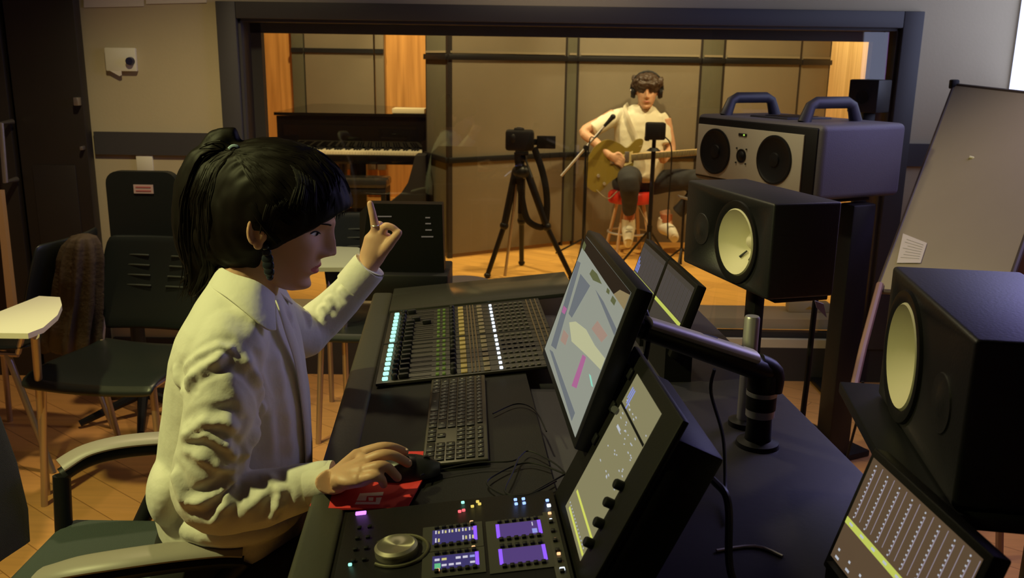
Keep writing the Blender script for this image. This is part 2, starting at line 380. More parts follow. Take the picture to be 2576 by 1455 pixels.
# fabric panels on the far wall behind the piano
for i, (x0, x1, lab, mt) in enumerate(((735, 765, 'narrow dark wall panel behind the left end of the piano', M_gobo2), (768, 940, 'broad grey wall panel behind the piano lid', M_gobo), (944, 966, 'thin grey wall panel next to the orange wood wall', M_gobo))):
    a = at(x0, 200, 9.7); b = at(x1, 200, 9.7)
    t = thing('wall_panel', lab, 'acoustic panel', ((a.x+b.x)/2, 9.79, 0), 0, 'fabric panels on the far studio wall'); hw = (b.x-a.x)/2
    m = MB(); m.span((-hw, -0.08, 0.3), (hw, 0, 2.7), 0.008); m.build('fabric_panel', mt, t)
    m = MB(); m.span((-hw, -0.10, 1.50), (hw, -0.08, 1.545)); m.build('rail', M_black, t)
# grand piano
t = thing('grand_piano', 'glossy black grand piano with closed lid and open keyboard', 'piano', (-1.36, 7.75, 0))
m = MB()
out_ = [(-.66, .0), (.66, .0), (.66, .7), (.45, 1.1), (.1, 1.3), (-.2, 1.52), (-.5, 1.6), (-.66, 1.5)]
m.prism([(x, y+0.12, .66) for x, y in out_], (0, 0, .31)); m.build('case', M_gloss, t)
m = MB(); m.prism([(x*1.02, y+0.09, .975) for x, y in out_], (0, 0, .025)); m.build('lid', M_gloss, t)
m = MB(); m.span((-.66, -.16, .60), (.66, .14, .67), .006); m.span((-.66, -.16, .67), (-.60, .14, .80), .008); m.span((.60, -.16, .67), (.66, .14, .80), .008); m.build('keybed', M_gloss, t)
m = MB(); m.span((-.60, .085, .72), (.60, .115, .90), .006); m.build('fallboard', M_gloss, t)
m = MB()
for i in range(52): m.span((-.598+i*.02300, -.145, .675), (-.598+i*.023+.0222, .085, .705), .0015)
m.cur = 1
for i in range(51):
    if i % 7 in (0, 2, 3, 5, 6): m.span((-.598+(i+1)*.023-.006, -.06, .70), (-.598+(i+1)*.023+.006, .085, .718), .001)
m.build('keyboard', [M_ivory, M_black], t)
for x, y in ((-.55, .2), (.55, .2), (-.35, 1.4)):
    m = MB(); m.tube([(x, y, .66), (x, y, .1)], [.06, .035], 12); m.tube([(x, y, .1), (x, y, 0)], [.03, .03], 12); m.build('leg', M_gloss, t)
m = MB(); m.span((-.07, .25, .12), (.07, .33, .66)); m.span((-.12, .2, .10), (.12, .34, .15)); m.build('pedal_lyre', M_gloss, t)
m = MB()
a, b = at(985, 262, 7.95), at(1066, 262, 7.95)
m.box(((a.x+b.x)/2+.01, 7.99, 1.022), (b.x-a.x, 0.2, 0.04), 0.004); tag(m.build('music_book', mat('music_paper', (0.85, 0.74, 0.5), .8)), 'open cream music book lying on the piano lid', 'book')
t = thing('piano_bench', 'black padded piano bench with glossy seat in front of the keyboard', 'bench', (at(915, 433, 7.25).x, 7.25, 0))
m = MB(); m.box((0, 0, .50), (.40, .30, .07), .02); m.build('cushion', mat('black_leather', (.02, .02, .02), .2), t)
m = MB(); m.box((0, 0, .44), (.38, .28, .05), .004); m.box((0, 0, .22), (.34, .24, .10), .004); m.build('frame', M_black, t)
for x in (-.17, .17):
    for y in (-.12, .12): MB().span((x-.018, y-.018, 0), (x+.018, y+.018, .42)).build('leg', M_black, t)
# black curved stand beside the piano
m = MB(); q = [(1044, 392), (1070, 392), (1072, 516), (975, 516), (1005, 492), (1026, 460), (1036, 425)]
m.prism([at(x, y, 6.95) for x, y in q], (0, 0.22, 0)); m.prism([at(975, 516, 6.95), at(1072, 516, 6.95), at(1072, 640, 6.95), at(960, 640, 6.95)], (0, .22, 0))
tag(m.build('stage_monitor', M_blackr), 'black slope-fronted floor cabinet standing between the piano and the fabric screens', 'cabinet')

# tripod with video camera
ty = 6.12; tc_ = at(1312, 420, ty); ap = at(1312, 425, ty)
t = thing('camera_tripod', 'black tripod standing on the studio floor, its three legs spread', 'tripod', (ap.x, ty, 0))
A_ = ap.z
feet = [onz(1226, 700, 0), onz(1438, 706, 0), onz(1312, 668, 0)]
for p in feet:
    l = Vector((p.x-ap.x, p.y-ty, 0)); m = MB(); top = Vector((0, 0, A_-.02)); mid = top.lerp(l, .5)
    m.tube([top+l.normalized()*.04, mid], [.027, .025], 10); m.tube([mid, l+Vector((0, 0, .02))], [.019, .017], 10); m.ell(mid, (.03, .03, .032)); m.ell(l+Vector((0, 0, .02)), (.024, .024, .02)); m.build('leg', M_satin, t)
m = MB(); m.tube([(0, 0, A_-.30), (0, 0, A_+.06)], .020, 12); m.ell((0, 0, A_-.02), (.065, .06, .05)); m.build('centre_column', M_satin, t)
m = MB(); m.ell((0, 0, A_+.07), (.035, .035, .03)); m.box((0, 0, A_+.105), (.09, .11, .02), .004); m.tube([(0.02, -.02, A_+.08), (.07, -.16, A_-.04)], .007, 8); m.build('pan_head', M_satin, t)
# steel rod added as the highlight along a silver leg
m = MB(); m.tube([(-0.03, -.02, A_-.10), Vector((onz(1270, 702, 0).x-ap.x, onz(1270, 702, 0).y-ty, .02))], .010, 8); m.build('leg', M_steel, t)
cz = A_+.115
t = thing('video_camera', 'black camera with flip-out screen mounted on the tripod', 'camera', (ap.x, ty, cz), 0)
m = MB(); m.box((-.015, 0, .075), (.19, .12, .135), .02); m.box((-.02, 0, .135), (.07, .07, .04), .01); m.ell((-.06, -.02, .09), (.03, .05, .05)); m.build('body', M_black, t)
m = MB(); m.tube([(0, .05, .065), (0, .16, .065)], [.04, .045], 20); m.build('lens', M_satin, t)
m = MB(); m.box((.16, -.02, .065), (.125, .012, .085), .004); m.box((.09, -.01, .065), (.03, .012, .04), .003); m.build('flip_screen', M_satin, t)
m = MB(); m.box((-.02, 0, .158), (.03, .03, .01), .002); m.build('hot_shoe', M_steel, t)
m = MB(); m.tube([Vector((.08, -.02, .03)), Vector((.13, -.03, -.10)), Vector((.165, -.03, -.24)), Vector((.175, -.03, -.38)), Vector((.155, -.03, -.50)), Vector((.06, -.03, -.47)), Vector((.02, -.03, -.38)), Vector((-.01, -.04, -.2)), Vector((-.03, -.05, -.0))], [(.022, .004)]*9, 8, smooth=4, up=(0, 1, 0)); m.build('strap', M_black, t)

# small camera on a thin stand
sy = 6.3; sp = at(1646, 345, sy)
t = thing('light_stand', 'thin black upright stand carrying the small camera before the guitarist', 'stand', (sp.x, sy, 0))
m = MB(); m.tube([(0, 0, .05), (0, 0, .35)], .02, 10); m.tube([(0, 0, .35), (0, 0, at(1646, 378, sy).z)], .0155, 10); m.build('pole', M_satin, t)
for k in range(3):
    an = k*2.094+.5; m = MB(); m.tube([(0, 0, .32), (.24*math.cos(an), .24*math.sin(an), .01)], .008, 8); m.build('leg', M_satin, t)
m = MB(); m.tube([(0, 0, at(1646, 378, sy).z-.005), (0, 0, at(1646, 372, sy).z)], [.05, .025], 14); m.tube([(0, 0, at(1646, 374, sy).z), (0, 0, at(1646, 352, sy).z)], .014, 10); m.build('ball_mount', M_satin, t)
zb = at(1646, 353, sy).z
t = thing('action_camera', 'small black box camera on top of the thin stand', 'camera', (sp.x, sy, zb))
m = MB(); m.box((.005, 0, .062), (.135, .07, .118), .014); m.box((-.05, 0, .01), (.03, .05, .03), .006); m.build('body', M_black, t)
m = MB(); m.tube([(0, .035, .07), (0, .06, .07)], .03, 16); m.build('lens', M_satin, t)
m = MB(); m.tube([(.06, -.01, .03), (.11, -.01, -.02), (.125, -.01, -.15), (.12, -.01, -.5), (.13, -.01, -.68)], .005, 6, smooth=4); m.build('cable', M_black, t)

# microphone boom in front of the guitarist
my = 6.75; b0 = at(1412, 443, my); b1 = at(1520, 318, my); b2 = at(1542, 294, my); st = at(1474, 372, my)
t = thing('microphone_stand', 'silver boom microphone stand angled toward the guitarist', 'microphone stand', (st.x, my, 0))
O_ = Vector((st.x, my, 0))
m = MB(); m.tube([(0, 0, .03), (0, 0, st.z)], .009, 10); m.build('pole', M_satin, t)
m = MB(); m.tube([b0-O_, b1-O_], .010, 10); m.build('boom_arm', M_chrome, t)
m = MB(); m.tube([(0, -.03, st.z), (0, .03, st.z)], .02, 12); m.build('clutch', M_satin, t)
for k in range(3):
    an = k*2.094+.3; m = MB(); m.tube([(0, 0, .16), (.26*math.cos(an), .26*math.sin(an), .012)], .007, 8); m.build('leg', M_satin, t)
m = MB(); m.tube([b1-O_, b2-O_], [.011, .018], 12); m.ell(b2-O_, (.02, .02, .02)); m.build('microphone', M_black, t)
m = MB(); m.tube([b1-O_, b1-O_+Vector((-.06, -.02, -.08)), st-O_+Vector((.02, -.02, .03)), st-O_+Vector((.012, -.01, -.5)), (.02, -.02, .05)], .004, 6, smooth=5); m.build('cable', M_black, t)

# ------------------------------------------------------------ head builder
FRONT = [(0, .062), (.006, .078), (.015, .086), (.026, .083), (.036, .087), (.05, .090), (.065, .088), (.08, .085), (.10, .083), (.118, .083), (.135, .090), (.155, .091), (.175, .085), (.195, .066), (.21, .042), (.222, .008)]
BACK = [(0, .02), (.015, .0), (.035, -.035), (.055, -.062), (.085, -.082), (.12, -.096), (.16, -.098), (.185, -.083), (.205, -.055), (.222, -.01)]
WID = [(0, .018), (.01, .032), (.03, .046), (.05, .054), (.08, .063), (.10, .069), (.13, .073), (.16, .073), (.185, .062), (.205, .042), (.222, .006)]
def g(x, s): return math.exp(-(x/s)**2)
def head_rings(nose=1.0, male=0.0):
    rings = []; N = 72; K = 88
    for j in range(K+1):
        z = .222*j/K
        xf = smooth_tab(FRONT, z, .004); xb = smooth_tab(BACK, z, .005); wd = smooth_tab(WID, z, .005)
        xc = (xf+xb)/2; rx = (xf-xb)/2; ring = []
        for k in range(N):
            a = 2*PI*k/N; c, s_ = math.cos(a), math.sin(a)
            e = 0.88 if c > 0 else 1.0
            x = xc + rx*math.copysign(abs(c)**e, c); y = wd*math.copysign(abs(s_)**1.0, s_)
            if c > 0:
                # nose
                hgt = 0
                if z < .138:
                    zz = z-.083
                    hgt = .0275*(math.exp(-(zz/.030)**2) if zz > 0 else math.exp(-(zz/.0085)**2)) + .008*g(z-.115, .02)
                sig = .0085+.004*g(z-.078, .012)
                x += nose*hgt*g(y, sig)
                x += nose*.010*g(z-.077, .008)*(g(y-.013, .006)+g(y+.013, .006))
                # lips
                x += g(y, .019)*(.0058*g(z-.0565, .0048)+.0062*g(z-.0445, .0052)-.0045*g(z-.0505, .0024)+.001*g(z-.066, .004))
                x -= g(y, .03)*.0045*g(z-.033, .008); x += g(y, .022)*.004*g(z-.017, .010)
                # eye sockets, brow, cheek
                for sy_ in (-1, 1):
                    x -= .0125*g(y-sy_*.031, .014)*g(z-.114, .011)
                    x += .0060*g(y-sy_*.031, .011)*g(z-.112, .0085)
                    x += .0035*g(y-sy_*.030, .018)*g(z-.133, .007)
                    x += .004*g(y-sy_*.040, .016)*g(z-.085, .016)
            ring.append(Vector((x, y, z-.10)))
        rings.append(ring)
    return rings
def ear(mb, T, side):
    old = mb.M; mb.M = old @ T
    y = side*.071
    mb.ell((-.010, y+side*.004, .002), (.017, .007, .029), Matrix.Rotation(side*.25, 3, 'Z') @ Matrix.Rotation(-.2, 3, 'Y'), 16, 10)
    pts = []
    for k in range(13):
        a = -1.2+k*.36; pts.append((-.010-.017*math.sin(a)*0.9, y+side*.011, .004+.029*math.cos(a)))
    mb.tube(pts, .0042, 8); mb.ell((-.004, y+side*.006, -.026), (.008, .005, .009))
    mb.M = old
def finger(mb, pts, r=.0085, rt=.0068, n=12):
    rr = [r+(rt-r)*i/(len(pts)-1) for i in range(len(pts))]
    if len(rr) > 2: rr[1] *= 1.04
    mb.tube(pts, rr, n, smooth=5)
    for p, q in zip((pts[0], pts[-1]), (rr[0], rr[-1])): mb.ell(p, (q, q, q*1.0), None, 12, 8)

# ------------------------------------------------------------ woman at the desk
WYH = 1.56
def hp(px, py, dy=0.0): return at(px, py, WYH+dy)
wl = thing('person', 'woman in cream blouse with tied black hair, one hand raised, one on a mouse', 'person', (-.50, 1.58, 0))
WO = Vector((-.50, 1.58, 0))
TW = Matrix.Translation(-WO)
# head frame: origin roughly between the ears
hc = hp(693, 561)
HS = 1.03
HT = Matrix.Translation(hc) @ Matrix.Rotation(math.radians(4), 4, 'Z') @ Matrix.Rotation(math.radians(20), 4, 'Y') @ Matrix.Scale(HS, 4)
body = MB(); body.M = TW @ HT; body.rings(head_rings()); ear(body, Matrix.Translation((-.002, 0, 0)), -1); ear(body, Matrix.Translation((-.002, 0, 0)), 1)
body.M = TW.copy()
# neck and torso core
body.tube([hp(655, 610), hp(640, 660), hp(618, 730), hp(600, 800)], [(.05, .056), (.050, .052), (.055, .056), (.06, .08)], 24, smooth=5, up=(0, 1, 0))
def core(rows, shrink):
    rg = []
    for row, l, r_, yc, hw in rows:
        a, b = at(l, row, yc), at(r_, row, yc); c = (a+b)/2; hx = (b-a).length/2-shrink; hy = hw-shrink
        rg.append((c, hx, hy))
    return rg
TORSO = [(1318, 462, 770, 1.57, .160), (1285, 425, 776, 1.57, .170), (1230, 408, 780, 1.57, .165), (1160, 410, 778, 1.57, .158), (1080, 420, 775, 1.57, .155), (1000, 432, 768, 1.57, .160), (930, 444, 757, 1.57, .168), (870, 456, 742, 1.57, .176), (820, 474, 726, 1.57, .178), (780, 494, 712, 1.57, .168), (745, 512, 700, 1.565, .135), (715, 530, 688, 1.56, .095), (690, 543, 672, 1.56, .066)]
def loft_rows(mb, rows, n=40, p=2.3):
    rg = []
    for c, hx, hy in rows:
        ring = []
        for k in range(n):
            a = 2*PI*k/n; cc, ss = math.cos(a), math.sin(a)
            ring.append(Vector((c.x+hx*math.copysign(abs(cc)**(2/p), cc), c.y+hy*math.copysign(abs(ss)**(2/p), ss), c.z)))
        rg.append(ring)
    mb.rings(rg)
loft_rows(body, core([(r_, l+8, q-20, y, h_-.006) for r_, l, q, y, h_ in TORSO[1:-2]], .030))
# arms inside the sleeves: right (near) and left (raised)
RSH, REL, RWR = at(560, 880, 1.43), at(520, 1240, 1.37), at(838, 1212, 1.375)
LSH, LEL, LWR = at(690, 805, 1.72), at(780, 836, 1.84), at(927, 668, 1.86)
body.tube([RSH, RSH.lerp(REL, .5)+Vector((0, .01, 0)), REL, REL.lerp(RWR, .5), RWR], [.030, .027, .025, .026, (.0265, .021)], 16, smooth=5, up=(0, 0, 1))
body.tube([LSH, at(740, 836, 1.80), LEL, at(850, 766, 1.86), at(900, 710, 1.86), LWR], [.028, .026, .024, .024, .022, .022], 16, smooth=5)
# right hand on the mouse
def rz(px, py, z): return onz(px, py, z)
R_K = [rz(903, 1143, .843), rz(921, 1160, .848), rz(915, 1184, .843), rz(908, 1206, .835)]
wr = rz(838, 1212, .822)
body.tube([RWR, wr], [(.0265, .021), (.028, .020)], 16, up=(0, 0, 1))
for k_, off in zip(R_K, (0, .004, 0, -.004)):
    body.tube([wr+(k_-wr)*.08, wr.lerp(k_, .55), k_], [.017, .0145, .0115], 12)
body.ell((R_K[1]+R_K[2]+wr)/3+Vector((0, 0, -.006)), (.036, .037, .015), Matrix.Rotation(.25, 3, 'Z'))
body.tube([R_K[0]+Vector((0,0,-.004)), R_K[1]+Vector((0,0,-.005)), R_K[2]+Vector((0,0,-.005)), R_K[3]+Vector((0,0,-.004))], .0115, 12)
finger(body, [R_K[0], rz(952, 1128, .852), rz(985, 1126, .850), rz(1018, 1137, .834)], .0098, .0074)
finger(body, [R_K[1], rz(958, 1146, .858), rz(990, 1147, .855), rz(1026, 1166, .836)], .0100, .0076)
finger(body, [R_K[2], rz(950, 1174, .852), rz(974, 1176, .848), rz(1000, 1202, .824)], .0096, .0074)
finger(body, [R_K[3], rz(936, 1200, .842), rz(957, 1204, .836), rz(965, 1219, .817)], .0088, .0068)
finger(body, [wr.lerp(R_K[0], .3)+Vector((0, .012, -.012)), rz(905, 1146, .812), rz(955, 1140, .806), rz(985, 1148, .806)], .0125, .0085)
# left hand: forefinger and thumb pinched, one finger up
LY = 1.86
def lp(px, py, d=0.0): return at(px, py, LY+d)
pal = [lp(930, 655), lp(942, 628), lp(952, 600)]
body.tube([LWR-(lp(942, 628)-LWR)*.3, LWR, lp(938, 640), lp(952, 608), lp(957, 584)], [(.021, .026), (.0215, .027), (.027, .020), (.031, .016), (.022, .013)], 18, smooth=4, up=(0, 1, 0))
finger(body, [lp(946, 600), lp(944, 572, -.004), lp(938, 542, -.008), lp(931, 513, -.006)], .0104, .0070)
finger(body, [lp(958, 594, -.002), lp(968, 571, -.010), lp(985, 572, -.012), lp(1001, 583, -.010)], .0092, .0066)
finger(body, [lp(950, 645, -.004), lp(972, 622, -.010), lp(990, 601, -.013), lp(1003, 586, -.014)], .0130, .0080)
finger(body, [lp(950, 592, .012), lp(952, 566, .024), lp(966, 577, .038), lp(966, 600, .030)], .0090, .0070)
finger(body, [lp(942, 602, .02), lp(941, 578, .034), lp(955, 582, .048), lp(955, 602, .038)], .0084, .0066)
finger(body, [lp(936, 612, .026), lp(933, 594, .040), lp(945, 595, .052), lp(946, 612, .042)], .0076, .0060)
bm_ = vox(body, .0023, 5, .5)
bo = objm('body', bm_, [M_skin, M_lip], wl)
inv = (TW @ HT).inverted()
for p in bm_.polygons:
    q = inv @ p.center
    if q.x > .06 and abs(q.y) < .026 and abs(q.z+.1-.0505) < .0105*(1-(q.y/.028)**2) : p.material_index = 1
# eyes, lashes, brows as face details
def hpt(x, y, z): return TW @ HT @ Vector((x, y, z-.10))
bvh_src = bm_
from mathutils.bvhtree import BVHTree
bv = BVHTree.FromPolygons([v.co.copy() for v in bm_.vertices], [tuple(p.vertices) for p in bm_.polygons])
def face_pt(y, z, off=0.0):
    o = hpt(.2, y, z); d = (hpt(0, y, z)-o).normalized(); h = bv.ray_cast(o, d)
    return h[0]-d*off
M_eye = mat('eye_white', (.7, .66, .62), .2); M_iris = mat('dark_iris', (.015, .01, .008), .1)
for sgn in (-1, 1):
    m = MB(); ys = [sgn*(.019+.024*i/8) for i in range(9)]
    up = [face_pt(y, .1120+.0038*math.sin(PI*i/8), .0004) for i, y in enumerate(ys)]
    lo = [face_pt(y, .1115-.0022*math.sin(PI*i/8), .0004) for i, y in enumerate(ys)]
    for i in range(8): m.add([up[i], up[i+1], lo[i+1], lo[i]], [(0, 1, 2, 3)])
    e = m.build('eye', M_eye, wl)
    m = MB(); m.tube([face_pt(sgn*(.0255+.001*i), .1145-.0014*i, .0010) for i in range(5)], [.0012, .0030, .0036, .0030, .0012], 10, flat=.4); m.build('iris', M_iris, e)
    m = MB(); m.tube([p+Vector((.0005, 0, 0)) for p in up], [.0006]+[.0013]*7+[.0008], 6); m.build('eyelashes', M_hair, wl)
    m = MB(); m.tube([face_pt(sgn*(.015+.032*i/7), .1305+.0035*math.sin(PI*i/7*.8), .0006) for i in range(8)], [(.0012, .0012)]+[(.0028, .0014)]*5+[(.0018, .001), (.0006, .0006)], 6); m.build('eyebrow', M_hair, wl)
# nails on the near hand
for a_, b_ in (((1014, 1133, .840), (1022, 1138, .834)), ((1020, 1161, .842), (1028, 1167, .836))):
    m = MB(); m.ell(TW @ ((rz(*a_)+rz(*b_))/2)+Vector((0, 0, .002)), (.0062, .0046, .0025)); m.build('fingernail', mat('nail', (.72, .5, .45), .25), wl)
# hair: crown volume cut along the hairline, tail, then locks
hair = MB(); hair.M = TW.copy()
def ellp(mb, px, py, dy, rx, rzz, ry, cut=None, ang=0):
    c = hp(px, py, dy); tmp = MB(); tmp.ell(c, (rx, ry, rzz), Matrix.Rotation(ang, 3, 'Y'), 40, 28)
    vs = [Vector(v) for v in tmp.v]
    if cut: vs = [cut(v) for v in vs]
    mb.add(vs, tmp.f)
h1, h2 = hp(905, 508), hp(690, 620)     # hairline from fringe to ear
hd = (h2-h1); hn = Vector((-hd.z, 0, hd.x)).normalized()
if hn.z < 0: hn = -hn
e1 = hp(655, 560)
def cutf(v):
    d = (v-h1).dot(hn)
    if d < 0 and v.x > e1.x: v = v-hn*d*(min(1, (v.x-e1.x)/.03))
    return v
ellp(hair, 702, 505, 0, .128, .106, .092, cutf, ang=math.radians(14))
ellp(hair, 640, 540, 0, .105, .110, .080, lambda v: v if v.x < e1.x+.01 else cutf(v))
hair.tube([hp(590, 385), hp(535, 420), hp(508, 490), hp(500, 570), hp(510, 650), hp(500, 700), hp(480, 745)], [(.02, .02), (.045, .035), (.05, .032), (.046, .033), (.040, .03), (.024, .022), (.006, .006)], 20, smooth=4, up=(0, 1, 0))
hair.tube([hp(600, 350), hp(560, 365), hp(520, 420)], [(.02, .012), (.03, .02), (.03, .03)], 14, smooth=3, up=(0, 1, 0))
hair.ell(hp(570, 500), (.060, .062, .085)); hair.ell(hp(548, 590), (.045, .05, .055))
hm = vox(hair, .004, 6, .5)
def strandy(co):
    q = co+WO; n_ = noise.noise(Vector((q.x*34+q.z*10, q.y*140, q.z*22-q.x*16)))
    return .0030*n_
displace(hm, strandy)
hair_o = objm('hair', hm, [M_hair], wl)
lk = MB(); lk.M = TW.copy()
rn = random.Random(3)
def lock(pts, r, n=5):
    rr = [r*(.5+.5*math.sin(PI*min(1, .25+.75*i/(len(pts)-1))))for i in range(len(pts))]; rr[-1] = r*.12
    lk.tube(pts, rr, n, smooth=4)
FR = []
for i in range(150):   # fringe: from the crown sweeping down over the brow
    dy = rn.uniform(-.072, .072); f_ = abs(dy)/.072; s_ = rn.uniform(0, 1)
    ex = 868-38*f_*f_-rn.uniform(0, 26)-50*s_*f_; ey = 534+rn.uniform(-12, 14)+10*f_
    top = (rn.uniform(740, 790), rn.uniform(372, 392))
    FR.append(((top[0]+20, top[1]+20), (835-18*f_, 420+rn.uniform(-6, 10)), (872-34*f_+rn.uniform(-5, 4), 482+rn.uniform(-6, 6)), (ex, ey), dy, rn.uniform(.0014, .0028)))
SL = []
for i in range(70):    # near side hair falling in front of the ear
    q = rn.uniform(0, 1); dy = -.078-rn.uniform(0, .010)
    SL.append(((720+60*q, 400+10*q), (745+50*q, 450+8*q), (730+66*q, 510+10*q), (700+100*q+rn.uniform(-6, 6), 592-48*q+rn.uniform(-10, 8)), dy+.006+.012*q, rn.uniform(.0014, .0026)))
for i in range(36):    # over the top of the ear
    q = rn.uniform(0, 1); SL.append(((745-60*q, 480), (715-45*q, 520), (694-34*q, 556), (682-30*q+rn.uniform(-5, 5), 588+rn.uniform(-8, 12)), -.0835, rn.uniform(.0014, .0026)))
for i in range(70):    # swept back to the tie
    q = rn.uniform(0, 1); 
    lock([hp(700-30*q+rn.uniform(-10, 10), 620-120*q, -.078), hp(650-10*q, 560-110*q, -.092+.01*q), hp(600, 470-50*q, -.075+.02*q), hp(585, 392+rn.uniform(-8, 8), -.03)], rn.uniform(.0016, .003))
for i in range(110):   # tail with loose ends
    dy = rn.uniform(-.036, .03); x_ = rn.uniform(-1, 1)
    lock([hp(590, 378, dy*.3), hp(525+22*x_, 405+16*x_, dy), hp(490+34*x_, 500, dy*1.05), hp(488+38*x_, 600, dy), hp(500+34*x_+rn.uniform(-10, 10), 680+rn.uniform(-20, 20), dy*.8), hp(482+26*x_+rn.uniform(-22, 22), 745+rn.uniform(-36, 22), dy*.6)], rn.uniform(.0016, .0034))
for i in range(16):    # flyaways
    x_ = rn.uniform(0, 1)
    lock([hp(600, 380, 0), hp(560-30*x_, 352+10*x_, rn.uniform(-.03, .03)), hp(500-30*x_, 372+40*x_, rn.uniform(-.03, .03)), hp(462-16*x_, 470+60*x_, rn.uniform(-.02, .02))], .0008)
hbv = BVHTree.FromPolygons([v.co.copy() for v in hm.vertices], [tuple(p.vertices) for p in hm.polygons])
def hs(px, py, off):
    o = EYE-WO; d = ray(px, py).normalized(); h = hbv.ray_cast(o, d)
    return None if h[0] is None else (h[0]+h[1]*off if h[1].dot(d) < 0 else h[0]-h[1]*off)
lk.M = Matrix.Identity(4); ym = WYH-WO.y
for a, b, c_, d_, dy, r_ in SL:
    q_ = [hs(*a, -.001), hs(*b, .0), hs(*c_, .0003)]
    if None in q_: continue
    q_ += [hp(*d_, dy)-WO]
    lk.tube(q_, [r_*.3, r_, r_, r_*.15], 5, smooth=5); lk.tube([Vector((p.x, 2*ym-p.y, p.z)) for p in q_], [r_*.3, r_, r_, r_*.15], 5, smooth=5)
for a, b, c_, d_, dy, r_ in FR:
    q_ = [hs(a[0], a[1], -.001), hs(b[0]-abs(dy)*200, b[1], -.0006), hs(c_[0]-abs(dy)*160, c_[1], .0002)]
    e_ = hp(*d_, -abs(dy))-WO
    if None in q_: continue
    q_ = [Vector((p.x, ym+(p.y-ym)*(.4+.6*abs(dy)/.072), p.z)) for p in q_]+[e_]
    if dy > 0: q_ = [Vector((p.x, 2*ym-p.y, p.z)) for p in q_]
    lk.tube(q_, [r_*.4, r_, r_, r_*.15], 5, smooth=5)
for i in range(420):   # fine locks following the crown, from the tie forward and down
    q = rn.uniform(0, 1); l0 = rn.uniform(0, .5); l1 = l0+rn.uniform(.25, .5)
    if i % 3 == 0:   # tail
        x_ = rn.uniform(-1, 1); K_ = [(588, 380), (525+24*x_, 410+18*x_), (490+38*x_, 500), (486+40*x_, 600), (500+34*x_, 680)]
    else:            # crown arcs
        K_ = [(590, 378+12*q), (640+40*(1-q)-30*q, 362+60*q), (720+70*(1-q)-60*q, 372+130*q), (800+50*(1-q)-90*q, 430+130*q), (860-110*q, 500+80*q)]
    P__ = []
    for j in range(7):
        t_ = (l0+(l1-l0)*j/6)*4; k_ = min(3, int(t_)); f2 = t_-k_
        px_ = K_[k_][0]*(1-f2)+K_[k_+1][0]*f2+2.5*math.sin(i+j*.8); py_ = K_[k_][1]*(1-f2)+K_[k_+1][1]*f2
        p_ = hs(px_, py_, .0004)
        if p_ is None: break
        P__.append(p_)
    if len(P__) < 5 or max((a-b).length for a, b in zip(P__, P__[1:])) > .05: continue
    r_ = rn.uniform(.0010, .0022); rr = [r_*.3]+[r_]*(len(P__)-2)+[r_*.2]
    lk.tube(P__, rr, 4, smooth=2); lk.tube([Vector((p.x, 2*ym-p.y, p.z)) for p in P__], rr, 4, smooth=2)
lk.build('hair_locks', [M_hair], wl)
m = MB(); m.M = TW.copy(); m.tube([hp(589+14*math.cos(a), 384+16*math.sin(a), -.030+.002*a) for a in [k*.35-2.6 for k in range(10)]], .0035, 8); m.build('hair_tie', mat('pale_blue_elastic', (.30, .42, .55), .6), wl)
m = MB(); m.M = TW.copy()
for i, (px, py, r_) in enumerate(((668, 622, .006), (671, 636, .008), (673, 652, .010), (675, 668, .010), (677, 684, .009), (679, 697, .006))): m.ell(hp(px, py, -.078), (r_, .004, r_*1.05))
m.build('earring', mat('dark_stone_earring', (.05, .06, .075), .25, metal=.5), wl)
m = MB(); m.M = TW.copy(); m.tube([lp(943+9.5*math.cos(a), 566+3.5*math.sin(a), -.005-.0105*math.sin(a)) for a in [k*2*PI/14 for k in range(15)]], .0016, 6); m.build('finger_ring', M_chrome, wl)

# blouse
sh = MB(); sh.M = TW.copy()
loft_rows(sh, core(TORSO, 0.0))
sh.ell(at(578, 862, 1.47), (.062, .062, .060))
sh.tube([at(600, 815, 1.52), at(584, 860, 1.45), at(562, 930, 1.42), at(556, 1030, 1.395), at(540, 1130, 1.38), at(520, 1215, 1.375), at(545, 1262, 1.37), at(640, 1258, 1.37), at(735, 1234, 1.372), at(800, 1216, 1.375), at(834, 1211, 1.375)],
        [(.05, .05), (.060, .060), (.060, .060), (.060, .058), (.060, .055), (.060, .052), (.055, .052), (.049, .048), (.041, .042), (.036, .032), (.034, .028)], 28, smooth=4)
sh.tube([at(655, 790, 1.67), at(700, 820, 1.76), at(755, 842, 1.82), at(800, 812, 1.85), at(850, 765, 1.86), at(900, 710, 1.86), at(925, 680, 1.86)],
        [(.06, .062), (.060, .058), (.054, .052), (.047, .045), (.042, .040), (.037, .036), (.036, .035)], 26, smooth=4)
